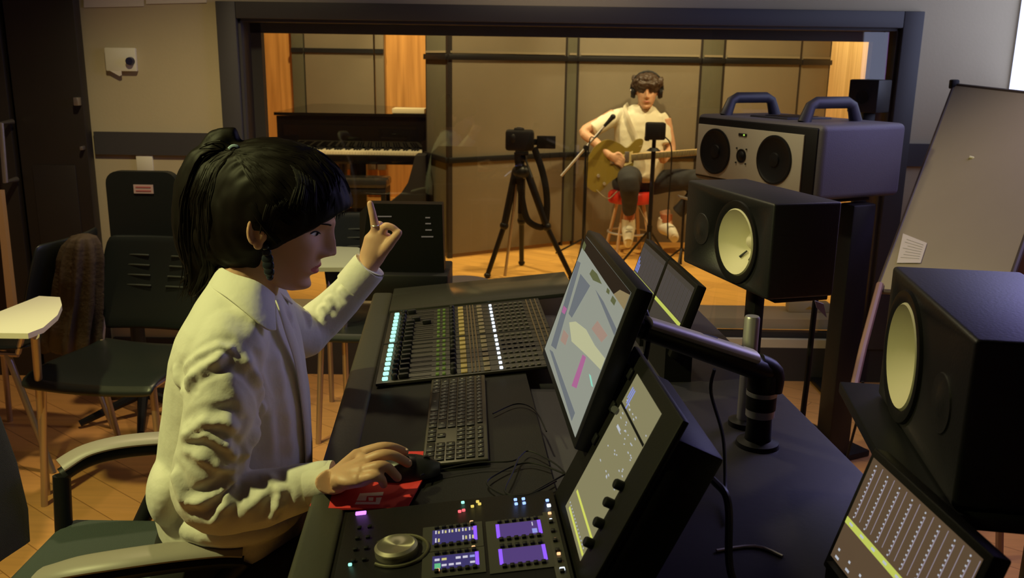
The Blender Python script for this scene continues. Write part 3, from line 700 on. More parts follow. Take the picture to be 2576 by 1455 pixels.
# back yoke bulge over the hips
sh.ell(at(455, 1215, 1.50), (.05, .10, .07)); sh.ell(at(600, 1275, 1.50), (.12, .12, .05))
sm = vox(sh, .0040, 5, .5)
sbv = BVHTree.FromPolygons([v.co.copy() for v in sm.vertices], [tuple(p.vertices) for p in sm.polygons])
def ss_(px, py):
    h = sbv.ray_cast(EYE-WO, ray(px, py).normalized()); return h[0]
RIDGE = [  # creases in the blouse: points, height, width
 ([(455, 1103), (517, 1064), (570, 1062), (600, 1090)], .011, .011), ([(455, 1105), (521, 1094), (568, 1119), (599, 1159)], .010, .008),
 ([(458, 1120), (505, 1152), (555, 1176), (599, 1184)], .007, .009), ([(461, 1262), (505, 1263), (555, 1238), (596, 1194)], .011, .009),
([(530, 1325), (568, 1266), (596, 1203)], .009, .009),
 ([(671, 1194), (705, 1238), (700, 1270), (680, 1313)], .008, .008), ([(471, 990), (478, 952), (543, 907), (569, 884)], .009, .009),
 ([(463, 935), (500, 896), (545, 874), (590, 880)], .006, .007), ([(440, 915), (452, 960), (461, 1000)], .008, .010),
 ([(607, 892), (645, 952), (658, 1028), (640, 1100), (606, 1160)], .010, .010), ([(690, 880), (706, 960), (722, 1060), (735, 1150)], .006, .014),
 ([(660, 920), (676, 1020), (690, 1160)], .005, .012), ([(415, 1130), (440, 1200), (470, 1280)], .008, .010),
 ([(724, 768), (730, 800), (735, 830)], .006, .007), ([(762, 778), (775, 800), (781, 826)], .007, .008), ([(792, 750), (810, 775), (822, 805)], .008, .007),
 ([(802, 735), (825, 755), (837, 780)], .007, .007), ([(832, 712), (860, 730), (880, 752)], .007, .007), ([(600, 740), (640, 830), (660, 900)], .003, .012),
 ([(480, 1050), (540, 1010), (610, 1000)], .003, .014), ([(560, 930), (600, 1010), (610, 1060)], .004, .012), ([(610, 1290), (660, 1250), (690, 1215)], .005, .010)]
FOLD = []
for pts, h_, w_ in RIDGE:
    q = [ss_(*p) for p in pts]
    for k in range(len(q)-1):
        if q[k] is not None and q[k+1] is not None and (q[k]-q[k+1]).length < .12: FOLD.append((q[k], q[k+1], h_, w_, k == 0, k == len(q)-2))
def folds(co):
    best = 0; dip = 0
    for a, b, h_, w_, st_, en_ in FOLD:
        d, t_ = seg_dist(co, a, b)
        if d < .05:
            e_ = (min(1, 3*t_+.1) if st_ else 1)*(min(1, 3*(1-t_)+.1) if en_ else 1)
            best = max(best, h_*math.exp(-(d/w_)**2)*e_); dip = max(dip, .4*h_*math.exp(-((d-w_*2.0)/(w_*.9))**2)*e_)
    return best-dip+.0018*noise.noise(co*22)
displace(sm, folds)
for v in sm.vertices: pass
so = objm('blouse', sm, [M_shirt], wl)
sb = so.modifiers.new('relax', 'SMOOTH'); sb.iterations = 1; sb.factor = .5
# cuffs
m = MB(); m.M = TW.copy(); m.tube([at(776, 1222, 1.374), at(832, 1211, 1.375), at(837, 1211, 1.375)], [(.0385, .036), (.0385, .033), (.034, .029)], 30, smooth=3, up=(0, 0, 1)); m.build('cuff', M_shirt, wl)
m = MB(); m.M = TW.copy(); m.tube([lp(886, 722), lp(926, 674), lp(929, 671)], [(.0385, .0385), (.039, .038), (.034, .033)], 28, smooth=3); m.build('cuff', M_shirt, wl)
# collar: two leaves and the stand
def leaf(pts_top, pts_bot, th=.0035):
    m = MB(); m.M = TW.copy(); n = len(pts_top); K = 5; pts_top = spline(pts_top, [(0, 0)]*n, 4)[0]; pts_bot = spline(pts_bot[:-1]+[pts_bot[-1]], [(0, 0)]*n, 4)[0]; n = len(pts_top)
    grid = []
    for j in range(K):
        f_ = j/(K-1); row = []
        for a, b in zip(pts_top, pts_bot):
            p = a.lerp(b, f_); row.append(p)
        grid.append(row)
    vs = [p for r_ in grid for p in r_]; fs = [(j*n+i, j*n+i+1, (j+1)*n+i+1, (j+1)*n+i) for j in range(K-1) for i in range(n-1)]
    m.add(vs, fs); o = m.build('collar', M_shirt, wl, 60)
    s = o.modifiers.new('thick', 'SOLIDIFY'); s.thickness = th; s.offset = 0
    s = o.modifiers.new('bev', 'BEVEL'); s.width = .0012; s.segments = 2
    return o
Tp = [hp(552, 668, .02), hp(556, 672, -.030), hp(590, 690, -.060), hp(640, 706, -.072), hp(672, 726, -.062), hp(690, 742, -.048)]
Bt = [hp(528, 704, .02), hp(530, 722, -.055), hp(572, 750, -.105), hp(622, 790, -.128), hp(668, 828, -.128), hp(694, 832, -.112)]
leaf(Tp, Bt)
Tp2 = [hp(552, 668, .02), hp(590, 684, .055), hp(650, 700, .068), hp(690, 716, .052), hp(700, 734, .02)]
Bt2 = [hp(528, 704, .02), hp(570, 716, .095), hp(650, 738, .11), hp(712, 742, .10), hp(736, 766, .055)]
leaf(Tp2, Bt2)
m = MB(); m.M = TW.copy(); m.tube([hp(700, 760, -.03), hp(722, 820, -.045), hp(748, 900, -.03), hp(764, 1000, -.02), hp(774, 1100, -.02), hp(776, 1180, -.02)], [(.016, .005)]*6, 10, smooth=4, up=(1, 0, 0)); m.build('button_placket', M_shirt, wl)
# trousers, shins and shoes under the desk
tr_ = MB(); tr_.M = TW.copy()
loft_rows(tr_, core([(1520, 400, 790, 1.57, .17), (1470, 392, 790, 1.57, .18), (1400, 396, 785, 1.57, .172), (1330, 404, 775, 1.57, .163), (1260, 425, 760, 1.57, .145)], .004))
for s_ in (-1, 1):
    tr_.tube([(-.50, 1.57+s_*.09, .52), (-.30, 1.57+s_*.11, .535), (-.05, 1.57+s_*.12, .53), (.0, 1.57+s_*.12, .44), (-.03, 1.57+s_*.12, .25), (-.05, 1.57+s_*.12, .09)], [.095, .082, .062, .058, .050, .045], 18, smooth=4)
tm = vox(tr_, .008, 5); objm('trousers', tm, [M_trouser], wl)
for s_ in (-1, 1):
    m = MB(); m.M = TW.copy(); m.ell((.01, 1.57+s_*.12, .045), (.12, .045, .045)); m.build('shoe', M_black, wl)

# office chair under her
oc = thing('office_chair', 'dark mesh office chair with grey-topped arms under the seated woman', 'office chair', (-.70, 1.55, 0))
CO = Vector((-.70, 1.55, 0)); TC = Matrix.Translation(-CO)
M_fab = mat('dark_green_seat_fabric', (.040, .055, .050), .9, bump=.3, bscale=500)
M_mesh = mat('charcoal_mesh', (.055, .062, .055), .8, bump=.5, bscale=700)
M_armg = mat('grey_arm_pad', (.30, .27, .24), .45)
m = MB(); m.M = TC.copy(); m.box((-.70, 1.56, .445), (.54, .50, .085), .04, seg=4); m.build('seat', M_fab, oc)
m = MB(); m.M = TC.copy()
bk = []
for z_, xx, hw in ((.46, -1.06, .19), (.52, -1.07, .215), (.62, -1.09, .23), (.72, -1.115, .235), (.82, -1.14, .225), (.94, -1.175, .205), (1.02, -1.20, .18)):
    bk.append([Vector((xx+.022*math.cos(a)-.03*math.cos(math.asin(max(-1, min(1, math.sin(a)))))*0+.05*(abs(math.sin(a))**2), 1.55+hw*math.sin(a), z_)) for a in [2*PI*k/28 for k in range(28)]])
m.rings(bk); m.build('backrest', M_mesh, oc)
m = MB(); m.M = TC.copy(); m.tube([(-1.13, 1.33, .50), (-1.13, 1.30, .70), (-1.17, 1.315, .88), (-1.24, 1.36, 1.03), (-1.25, 1.55, 1.05), (-1.24, 1.74, 1.03), (-1.17, 1.785, .88), (-1.13, 1.80, .70), (-1.13, 1.77, .50)], [(.02, .012)]*9, 10, smooth=5); m.build('back_frame', M_armg, oc)
far = [onz(152, 1172, .615), onz(215, 1135, .635), onz(300, 1113, .645), onz(400, 1103, .645), onz(440, 1106, .64)]
def arm(pts, down, diag, mt=M_armg):
    m = MB(); m.M = TC.copy(); m.tube(pts, [(.030, .010)]*len(pts), 12, smooth=5, up=(0, 0, 1)); a_ = m.build('armrest', mt, oc)
    m = MB(); m.M = TC.copy(); q = [p+Vector((0, 0, -.022)) for p in pts]
    m.tube(q, [(.018, .016)]*len(pts), 10, smooth=5, up=(0, 0, 1)); m.tube([q[0], down], .018, 10); m.tube([q[-1], diag], .018, 10); m.build('arm_support', M_black, oc)
arm(far, Vector((far[0].x-.0, far[0].y-.02, .44)), Vector((far[2].x+.03, far[2].y-.03, .44)))
near = [onz(100, 1450, .615), onz(180, 1428, .635), onz(300, 1408, .645), onz(430, 1390, .645), onz(550, 1378, .64), onz(612, 1378, .635)]
arm(near, Vector((near[0].x, near[0].y+.02, .44)), Vector((near[2].x+.03, near[2].y+.03, .44)))
m = MB(); m.M = TC.copy(); m.tube([(-.70, 1.55, .42), (-.70, 1.55, .10)], [.03, .035], 14); m.build('gas_post', M_satin, oc)
m = MB(); m.M = TC.copy(); m.box((-.70, 1.55, .395), (.22, .22, .03), .01)
m.build('mechanism', M_black, oc)
for k in range(5):
    a_ = k*2*PI/5+.3; e_ = Vector((-.70+.27*math.cos(a_), 1.55+.27*math.sin(a_), .075))
    m = MB(); m.M = TC.copy(); m.tube([(-.70, 1.55, .11), e_], [.025, .016], 10); l_ = m.build('base_leg', M_satin, oc)
    m = MB(); m.M = TC.copy(); m.tube([e_+Vector((-.012, 0, -.045)), e_+Vector((.012, 0, -.045))], .03, 14); m.build('caster', M_black, l_)
# ------------------------------------------------------------ mixing console (local: u across, v along, z up)
TH = math.radians(4.28); CO_ = Vector((-.297, 1.095, 0))
con = thing('mixing_console', 'long black mixing console with lit buttons, faders and small screens in front of the woman', 'mixing console', CO_, TH)
MC = Matrix.Translation(CO_) @ Matrix.Rotation(TH, 4, 'Z')
MCi = MC.inverted()
def sz(u): return .774+.1*u
TILT = -math.atan(.1)
MS = Matrix.Translation((0, 0, .774)) @ Matrix.Rotation(TILT, 4, 'Y')   # surface frame: x along the slope
def slope_n(): return (MC @ MS).to_3x3() @ Vector((0, 0, 1))
def cu(px, py):    # point of the sloping surface seen at a pixel, in surface coordinates
    p = on_plane(px, py, MC @ Vector((0, 0, .774)), slope_n()); q = (MC @ MS).inverted() @ p; return (q.x, q.y)
M_con = mat('console_black_metal', (.0065, .006, .006), .5, spec=.25, bump=.05, bscale=400)
M_cons = mat('console_top_panel', (.045, .043, .036), .16, metal=.2)
M_strip = mat('console_strip_panel', (.020, .017, .013), .5)
M_rest = mat('padded_arm_rest', (.048, .046, .036), .45, bump=.05)
V0, V1 = -.62, 1.55
m = MB()
q = [(0.0, .70), (0.0, .755), (.012, .772), (.058, .776), (.058, sz(.058)-.004), (.385, sz(.385)-.004), (.385, .70)]
m.prism([(u, V0, z) for u, z in q], (0, V1-V0, 0)); m.build('chassis', M_con, con)
m = MB(); m.box((.029, (V0+V1)/2, .768), (.060, V1-V0, .026), .010, seg=3); m.build('arm_rest', M_rest, con)
m = MB(); m.box((.655, (V0+V1)/2, .762), (.55, V1-V0, .034), .004); m.build('desk_top', mat('grey_blue_desk_top', (.028, .026, .036), .5, bump=.03), con)
m = MB(); m.span((.36, V0, .60), (.40, V1, .775)); m.build('rear_panel', M_con, con)
for v in (V0+.03, V1-.03):
    m = MB(); m.span((.03, v-.025, 0.0), (.90, v+.025, .745), .006); m.build('side_panel', M_con, con)
m = MB(); m.span((.84, V0, .35), (.87, V1, .74)); m.build('modesty_panel', M_con, con)
def sbox(mb, u0, v0, u1, v1, h0, h1, bev=0.0):
    mb.M = MS.copy(); mb.span((u0, v0, h0), (u1, v1, h1), bev)
m = MB(); sbox(m, .062, 1.30, .575, 1.548, .0, .012, .002); m.build('end_plate', M_cons, con)
ch = MB(); sbox(ch, .066, .735, .470, 1.295, 0, .007, .0015); chm = ch.build('channel_module', M_strip, con)
m = MB()
for k in range(17):
    v = .742+.5425*k/16.0; sbox(m, .11, v-.0006, .465, v+.0006, .007, .0078)
sbox(m, .066, 1.008, .470, 1.014, .0065, .0082)
m.build('strip_lines', M_black, con)
def vs16():
    return [.752+.0333*k for k in range(8)]+[1.030+.0333*k for k in range(8)]
VV = vs16()
def proto(name, mb, mt): return mb.mesh(name, mt)
def place(name, me, u, v, h, parent, mt=None):
    o = bpy.data.objects.new(name, me); col.objects.link(o); o.parent = parent
    o.matrix_parent_inverse = Matrix.Identity(4); o.matrix_local = MS @ Matrix.Translation((u, v, h)) if parent is con else Matrix.Translation((u, v, h))
    return o
def keym(name, sx, sy, sz_, mt, bev=.001):
    return MB().box((0, 0, sz_/2), (sx, sy, sz_), bev).mesh(name, mt)
E_mint = glow('mint_button_light', (.45, 1.0, .78), 1.25); E_wht = glow('white_button_light', (.80, .90, 1.0), 1.4)
k_mint = keym('lit_button', .0125, .0125, .006, E_mint, .002); k_wht = keym('lit_button', .0075, .009, .005, E_wht, .0015)
k_dark = keym('square_button', .008, .011, .004, mat('dark_grey_key', (.055, .052, .045), .4))
k_gold = keym('channel_key', .014, .020, .004, mat('gold_lit_key', (.20, .15, .05), .5, emit=(.65, .43, .08), estr=.10))
k_tan = keym('channel_key', .014, .022, .003, mat('tan_key', (.12, .095, .06), .5))
k_green = keym('select_key', .007, .012, .004, mat('green_lit_key', (.05, .07, .02), .4, emit=(.25, .45, .04), estr=.12))
k_knobm = MB().lathe([(0, 0), (.0075, 0), (.007, .010), (.0055, .012), (0, .012)], n=16).mesh('rotary_knob', M_black)
k_cap = MB().box((0, 0, .006), (.022, .012, .012), .003).mesh('fader_cap', M_black)
k_slot = None
for k, v in enumerate(VV):
    place('lit_button', k_mint, .0855, v-.0, .007, con)
    place('rotary_knob', k_knobm, .106, v, .007, con)
    place('select_key', k_green, .198, v, .007, con); place('select_key', k_green, .212, v, .007, con)
    place('rotary_knob', k_knobm, .233, v, .007, con)
    place('channel_key', k_gold, .256, v, .007, con); place('channel_key', k_tan, .306, v, .007, con)
    place('lit_button', k_wht, .336, v-.004, .007, con)
    for j in range(6): 
        if j < 6: place('square_button', k_dark, .350+.0135*j, v-.004, .007, con)
    vf = v
    if k not in (13, 14): place('fader_cap', k_cap, .126, v, .007, con)
for o in [o for o in con.children if o.name.startswith('fader_cap')][:0]: pass
place('fader_cap', k_cap, *cu(1048, 815), .007, con); place('fader_cap', k_cap, *cu(1075, 822), .007, con)
slot_ = MB().box((0, 0, .0004), (.060, .0024, .0009)).mesh('fader_slot', M_black)
for v in VV: place('fader_slot', slot_, .155, v, .0072, con)
m = MB()
for u in (.272, .280, .288): sbox(m, u, .742, u+.003, 1.285, .007, .0092)
for u in (.433, .445, .457): sbox(m, u, .742, u+.003, 1.285, .007, .0092)
m.build('label_rails', mat('brown_rail', (.16, .12, .08), .35, metal=.5), con)
# master module near the camera
ms = MB(); sbox(ms, .066, -.60, .380, .165, 0, .008, .0015); ms.build('master_module', M_con, con)
E_pur = glow('violet_light', (.55, .18, 1.0), 2.2); E_or = glow('orange_light', (1.0, .50, .22), 1.6); E_red = glow('red_light', (1.0, .12, .14), 1.5)
E_blu = glow('blue_light', (.25, .40, 1.0), 2.0); E_grn = glow('green_light', (.35, 1, .75), 1.4); E_yel = glow('yellow_light', (.95, .72, .15), .9)
def led(px, py, mt, sx=.005, sy=.004):
    u, v = cu(px, py); return place('indicator_light', keym('indicator_light', sx, sy, .0035, mt, .001), u, v, .0085, con)
led(910, 1307, E_pur, .016, .0075)
for p in ((883, 1438), (1166, 1280)): led(*p, E_grn)
for p in ((1158, 1303), (1168, 1300), (1424, 1228)): led(*p, E_red)
for p in ((1203, 1278), (1208, 1284), (1190, 1290)): led(*p, E_yel)
for p in ((1298, 1273), (1318, 1271), (1300, 1284), (1320, 1282), (1378, 1275)): led(*p, E_blu)
led(1382, 1288, E_wht, .006, .006)
for p in ((1384, 1308), (1398, 1374), (1407, 1411), (1411, 1429), (1188, 1330), (1193, 1394), (1358, 1363)): led(*p, E_or)
led(1387, 1324, E_wht, .004, .003); led(1416, 1450, E_wht, .007, .006); led(1103, 1452, E_or)
k_soft = keym('soft_key', .0062, .0065, .004, M_black, .001); M_key = mat('grey_green_panel', (.034, .033, .025), .5)
def lcd(c4, side):
    us = [cu(*p) for p in c4]; u0 = min(p[0] for p in us); u1 = max(p[0] for p in us); v0 = min(p[1] for p in us); v1 = max(p[1] for p in us)
    m = MB(); sbox(m, u0-.014, v0-.018, u1+.008, v1+.013, .008, .0095); pl = m.build('screen_bezel', M_key, con)
    m = MB(); m.cur = 0; sbox(m, u0, v0, u1, v1, .0095, .0102); m.cur = 1
    if side:   # two purple empty screens
        sbox(m, u0, v0, u0+.005, v1, .0102, .0105); sbox(m, u1-.005, v0, u1, v1, .0102, .0105)
    else:
        sbox(m, u1-.005, v0, u1, v1, .0102, .0105)
    for j in range(6):
        u = u0+.006+(u1-u0-.012)*j/5
        for v in (v1+.006, v0-.006): place('soft_key', k_soft, u, v, .0095, con)
    return m, (u0, v0, u1, v1)
S_nv = glow('navy_screen', (.045, .035, .15), .9); S_pu = glow('purple_screen', (.085, .045, .20), .9); S_vb = glow('violet_bar', (.28, .10, 1.0), 1.1)
S_tx = glow('pale_screen_text', (.75, .72, .85), .8); S_ye = glow('yellow_screen_mark', (.75, .68, .25), .8); S_gr = glow('green_screen_tile', (.15, .6, .28), .8); S_pk = glow('pink_screen_tile', (.6, .22, .3), .7); S_bl = glow('blue_screen_tile', (.35, .4, .95), .8)
LM = [S_nv, S_vb, S_tx, S_ye, S_gr, S_pk, S_bl]; LM2 = [S_pu, S_vb, S_tx, S_ye, S_gr, S_pk, S_bl]
m, (u0, v0, u1, v1) = lcd([(1090, 1352), (1200, 1340), (1092, 1385), (1203, 1374)], 0); du = (u1-u0)/6.6; h = v1-v0
for j in range(6):
    uu = u0+.004+du*j
    m.cur = 2; sbox(m, uu, v0+h*.72, uu+.002, v0+h*.95, .0102, .0105); m.cur = 5 if j == 5 else 3; sbox(m, uu+.004, v0+h*.72, uu+.0065, v0+h*.9, .0102, .0105)
    if j in (0, 4, 5): m.cur = 2; sbox(m, uu, v0+h*.1, uu+.002, v0+h*.4, .0102, .0105); m.cur = 3; sbox(m, uu+.004, v0+h*.12, uu+.0065, v0+h*.35, .0102, .0105)
m.build('small_screen', LM, con)
a_, b_ = cu(1090, 1420), cu(1203, 1405)
m, (u0, v0, u1, v1) = lcd([(1090, 1420), (1203, 1405), (1095, 1449), (1208, 1438)], 0); du = (u1-u0)/6.6; h = v1-v0
for j, c in enumerate((2, 3, 0, 2, 2, 6)):
    if c: m.cur = c; sbox(m, u0+.003+du*j, v0+h*.62, u0+.003+du*j+du*.7, v0+h*.78, .0102, .0105)
m.cur = 4; sbox(m, u0+.003, v0+h*.05, u0+.003+du*.85, v0+h*.42, .0102, .0105); m.cur = 2
for j in (1, 2, 3, 5): sbox(m, u0+.003+du*j, v0+h*.18, u0+.003+du*j+du*.7, v0+h*.32, .0102, .0105)
m.build('small_screen', LM, con)
m, (u0, v0, u1, v1) = lcd([(1248, 1337), (1360, 1325), (1258, 1370), (1367, 1358)], 1)
m.cur = 2; sbox(m, u1-.013, v1-.014, u1-.0115, v1-.004, .0102, .0105); m.cur = 6; sbox(m, u1-.014, v0+.003, u1-.007, v0+.015, .0102, .0105); m.build('small_screen', LM2, con)
m, b4 = lcd([(1255, 1400), (1372, 1388), (1265, 1437), (1380, 1425)], 1); m.build('small_screen', LM2, con)
ju, jv = cu(1000, 1403)
m = MB(); m.M = MS @ Matrix.Translation((ju, jv, .008)); m.lathe([(0, 0), (.030, 0), (.030, .010), (.026, .0135), (.022, .012), (0, .011)], n=48)
jm = bpy.data.materials.new('spun_metal'); jm.use_nodes = True; jb = jm.node_tree.nodes['Principled BSDF']; jb.inputs['Base Color'].default_value = (.55, .5, .4, 1); jb.inputs['Metallic'].default_value = .8; jb.inputs['Roughness'].default_value = .33; jb.inputs['Anisotropic'].default_value = .9
tn = jm.node_tree.nodes.new('ShaderNodeTangent'); tn.direction_type = 'RADIAL'; tn.axis = 'Z'; jm.node_tree.links.new(tn.outputs[0], jb.inputs['Tangent'])
m.build('jog_wheel', jm, con)
m = MB(); m.M = MS @ Matrix.Translation((ju+.003, jv, .008)); m.tube([(.041*math.cos(a), .041*math.sin(a), .002) for a in [k*.21-2.4 for k in range(24)]], .0026, 8); m.build('jog_ring', mat('dull_brass_ring', (.12, .11, .07), .4, metal=.5), con)
for i in range(4):
    for j in range(2):
        place('soft_key', k_soft, .089+.015*j, .108-.030*i, .0085, con)
m = MB(); sbox(m, .357, -.35, .375, .095, .008, .0094, .0005); m.build('button_strip', M_key, con)
for i in range(11): place('soft_key', k_soft, .366, .062-.026*i, .0094, con)
# display panel leaning behind the near module (local frame: x along v, y up the face)
def panel_frame(p0, p1, vdir=1):
    """face frame: origin at low far corner p0(u,v,z); up vector to p1; x axis runs toward the camera (-v)"""
    o = Vector(p0); up = (Vector(p1)-o).normalized(); x = Vector((0, -1, 0)); n = x.cross(up)
    return Matrix(((x.x, up.x, n.x, o.x), (x.y, up.y, n.y, o.y), (x.z, up.z, n.z, o.z), (0, 0, 0, 1)))
def uv_of(Mw, px, py):
    o = Mw.translation; n = Mw.to_3x3() @ Vector((0, 0, 1)); p = Mw.inverted() @ on_plane(px, py, o, n); return p.x, p.y
def flat(mb, pts, h): mb.prism([(x, y, h) for x, y in pts], (0, 0, .0004))
def tst(Mf):  # make sure the normal of the face looks to the operator
    return Mf
PF = panel_frame((.388, .09, .83), (.484, .09, 1.033))
m = MB(); m.M = PF.copy(); m.span((-.075, -.025, -.010), (.215, .245, .0), .003) ; m.span((-.07, -.02, -.075), (.21, .22, -.010), .006); m.build('display_housing', M_con, con)
touch = m = MB(); m.M = PF.copy(); W3, H3 = .150, .224
S_to = glow('khaki_screen', (.225, .205, .105), 1.0); S_wt = glow('screen_white_dot', (.46, .49, .55), 1.0); S_yb = glow('yellow_band_light', (.62, .66, .11), 1.0); S_bb = glow('screen_blue_bar', (.22, .28, .75), 1.0); S_bk = glow('screen_black', (.01, .01, .01), .2); S_pn = glow('screen_rose', (.33, .22, .22), 1)
flat(m, [(0, 0), (W3, 0), (W3, H3), (0, H3)], .0005)
m.cur = 2
PW = MC @ PF
for (x0, y0), (x1, y1) in ((uv_of(PW, 1453, 1236), uv_of(PW, 1487, 1350)), (uv_of(PW, 1434, 1278), uv_of(PW, 1469, 1396))):
    flat(m, [(max(.001, x0), y0-.0016), (W3-.001, y0-.0016), (W3-.001, y0+.0022), (max(.001, x0), y0+.0022)], .001)
m.cur = 1; rr_ = random.Random(5)
for i in range(40):
    y = rr_.choice((.10, .125, .15, .162, .17, .185)) + rr_.uniform(-.004, .004); x = rr_.uniform(.006, W3-.01)
    flat(m, [(x, y), (x+rr_.uniform(.002, .007), y), (x+.004, y+.0014), (x, y+.0014)], .001)
for i in range(14):
    y = .012; x = .01+i*.0098; flat(m, [(x, y), (x+.003, y), (x+.003, y+.0016), (x, y+.0016)], .001)
for i in range(3):
    m.cur = 3; x = .012+i*.007; flat(m, [(x, .190-.006*i), (x+.0028, .190-.006*i), (x+.0028, .207), (x, .207)], .001)
m.cur = 4; flat(m, [(0, .1745), (W3, .1745), (W3, .1785), (0, .1785)], .0012)
m.cur = 1; flat(m, [(.03, .150), (.05, .150), (.05, .154), (.03, .154)], .001)
m.build('touch_screen', [S_to, S_wt, S_yb, S_bb, S_bk], con)
for i in range(4):
    x_, y_ = uv_of(PW, (1565, 1540, 1515, 1490)[i], (1222, 1267, 1317, 1367)[i])
    m = MB(); m.M = PF @ Matrix.Translation((x_+.003, y_, 0)); m.lathe([(0, 0), (.0068, 0), (.0068, .010), (.0055, .012), (0, .012)], n=20); m.build('rotary_knob', M_black, con)
for i in range(3):
    for j in range(2):
        m = MB(); m.M = PF @ Matrix.Translation((-.022-.026*j, .215-.055*i, 0)); m.box((0, 0, .002), (.016, .016, .005), .002); m.build('square_button', M_satin, con)
x_, y_ = uv_of(PW, 1512, 1048); m = MB(); m.M = PF @ Matrix.Translation((x_, y_, .001)); m.box((0, 0, .001), (.005, .005, .003)); m.build('indicator_light', E_red, con)
# meter displays along the back
S_mt = glow('umber_screen', (.098, .062, .034), 1.0); S_mt2 = glow('grey_screen', (.052, .044, .034), 1.0); S_ln = glow('screen_line', (.33, .29, .36), 1); S_rim = glow('screen_plum', (.22, .11, .13), 1.0)
S_yy = glow('lime_band_light', (.50, .56, .10), 1.0)
def meter(v_far, bg, dots=True, bars=False, Wm=.237, Hm=.139, u1=.742, z1=.993, u0=.700, z0=.857):
    Mf = panel_frame((u0, v_far, z0), (u1, v_far, z1))
    m = MB(); m.M = Mf.copy(); m.span((-.010, -.02, -.022), (Wm+.010, Hm+.010, 0), .003); m.M = Matrix.Identity(4); m.span((u0-.01, v_far-Wm+.01, .775), (u0+.05, v_far-.01, z0-.002)); h_ = m.build('meter_housing', M_con, con)
    m = MB(); m.M = Mf.copy(); flat(m, [(0, 0), (Wm, 0), (Wm, Hm), (0, Hm)], .0005)
    yb = Hm*.345; m.cur = 1; flat(m, [(0, yb), (Wm, yb), (Wm, yb+.0085), (0, yb+.0085)], .001)
    n = 8
    for i in range(n):
        x = (i+.5)*Wm/n
        if dots:
            m.cur = 2; flat(m, [(x, yb+.015), (x+.0009, yb+.015), (x+.0009, Hm-.01), (x, Hm-.01)], .001); flat(m, [(x+.013, yb+.015), (x+.0134, yb+.015), (x+.0134, Hm-.003), (x+.013, Hm-.003)], .001)
            m.cur = 3
            for j in range(13):
                y = yb+.013+(Hm-yb-.02)*j/12; flat(m, [(x-.0028, y), (x-.0008, y), (x-.0008, y+.0018), (x-.0028, y+.0018)], .0012)
            flat(m, [(x-.004, yb+.003), (x+.004, yb+.003), (x+.004, yb+.0058), (x-.004, yb+.0058)], .0014)
            for y, l_ in ((.004, .009), (.014, .004), (-.0, 0)):
                if l_: flat(m, [(x-.004, y), (x-.004+l_, y), (x-.004+l_, y+.003), (x-.004, y+.003)], .0012)
        else:
            m.cur = 2
            for j in range(3): flat(m, [(x+.009*j-.008, yb+.012), (x+.009*j-.0074, yb+.012), (x+.009*j-.0074, Hm-.012), (x+.009*j-.008, Hm-.012)], .001)
    if bars:
        m.cur = 4
        for i in range(3): flat(m, [(.006+i*.013, yb+.013), (.011+i*.013, yb+.013), (.011+i*.013, yb+.052-.008*i), (.006+i*.013, yb+.052-.008*i)], .0014)
    m.build('meter_screen', [bg, S_yy, S_ln, S_wt, S_bb], con)
S_ln0 = S_ln
meter(-.106, S_mt)
S_ln = glow('screen_faint_line', (.10, .085, .095), 1)
meter(1.235, S_mt2, dots=False, bars=True, z0=.862); meter(.975, S_mt2, dots=False, z0=.862)

# computer monitor on its swing arm
MF = panel_frame((.405, .556, .92), (.478, .556, 1.140))
mo = thing('computer_monitor', 'widescreen monitor showing a mixing program, tilted above the console', 'monitor', MC @ Vector((.44, .34, 1.02)), TH)
MOi = mo.matrix_basis.inverted() if False else (Matrix.Translation(MC @ Vector((.44, .34, 1.02))) @ Matrix.Rotation(TH, 4, 'Z')).inverted()
LMo = MOi @ MC
WM_, HM_ = .425, .232
m = MB(); m.M = LMo @ MF; m.span((-.014, -.014, -.028), (WM_+.014, HM_+.012, 0), .004); m.box((WM_*.5, HM_*.5, -.045), (.24, .14, .03), .01); m.build('case', M_satin, mo)
m = MB(); m.M = LMo @ MF; MW = MC @ MF
S_base = glow('pale_grey_screen', (.27, .285, .235), 1.0); S_dk = glow('umber_desktop', (.016, .010, .007), 1.0); S_be = glow('beige_desktop', (.25, .19, .09), 1.0); S_ol = glow('olive_tile', (.10, .11, .045), 1.0); S_mg = glow('magenta_bar', (.38, .12, .27), 1.0); S_crm = glow('cream_shape', (.46, .46, .27), 1.0); S_gb = glow('slate_strip', (.135, .15, .165), 1.0); S_ps = glow('salmon_tile', (.34, .23, .18), 1); S_cy = glow('cyan_mark', (.25, .65, .5), 1)
flat(m, [(0, 0), (WM_, 0), (WM_, HM_), (0, HM_)], .0004)
def shp(ci, pts, h): m.cur = ci; flat(m, [(min(max(x, 0), WM_), min(max(y, 0), HM_)) for x, y in (uv_of(MW, *p) for p in pts)], h)
m.cur = 1; flat(m, [(0, HM_*.905), (WM_, HM_*.885), (WM_, HM_), (0, HM_)], .0008)
m.cur = 2; flat(m, [(WM_*.80, HM_*.89), (WM_, HM_*.885), (WM_, HM_*.985), (WM_*.86, HM_*.95)], .0010); m.cur = 3; flat(m, [(0, HM_*.905), (.03, HM_*.90), (.03, HM_*.95), (0, HM_*.96)], .0010)
shp(6, [(1452, 655), (1462, 662), (1400, 880), (1388, 870)], .0010); shp(6, [(1462, 690), (1486, 720), (1440, 800), (1432, 790)], .0010)
shp(6, [(1500, 730), (1520, 760), (1560, 840), (1552, 852)], .0010)
for a in ([(1492, 678), (1504, 690), (1516, 716), (1494, 706), (1485, 690)], [(1530, 725), (1536, 732), (1534, 742), (1527, 736)], [(1543, 745), (1552, 757), (1547, 770), (1538, 758)]): shp(3, a, .0012)
shp(7, [(1505, 808), (1530, 845), (1515, 862), (1490, 828)], .0010)
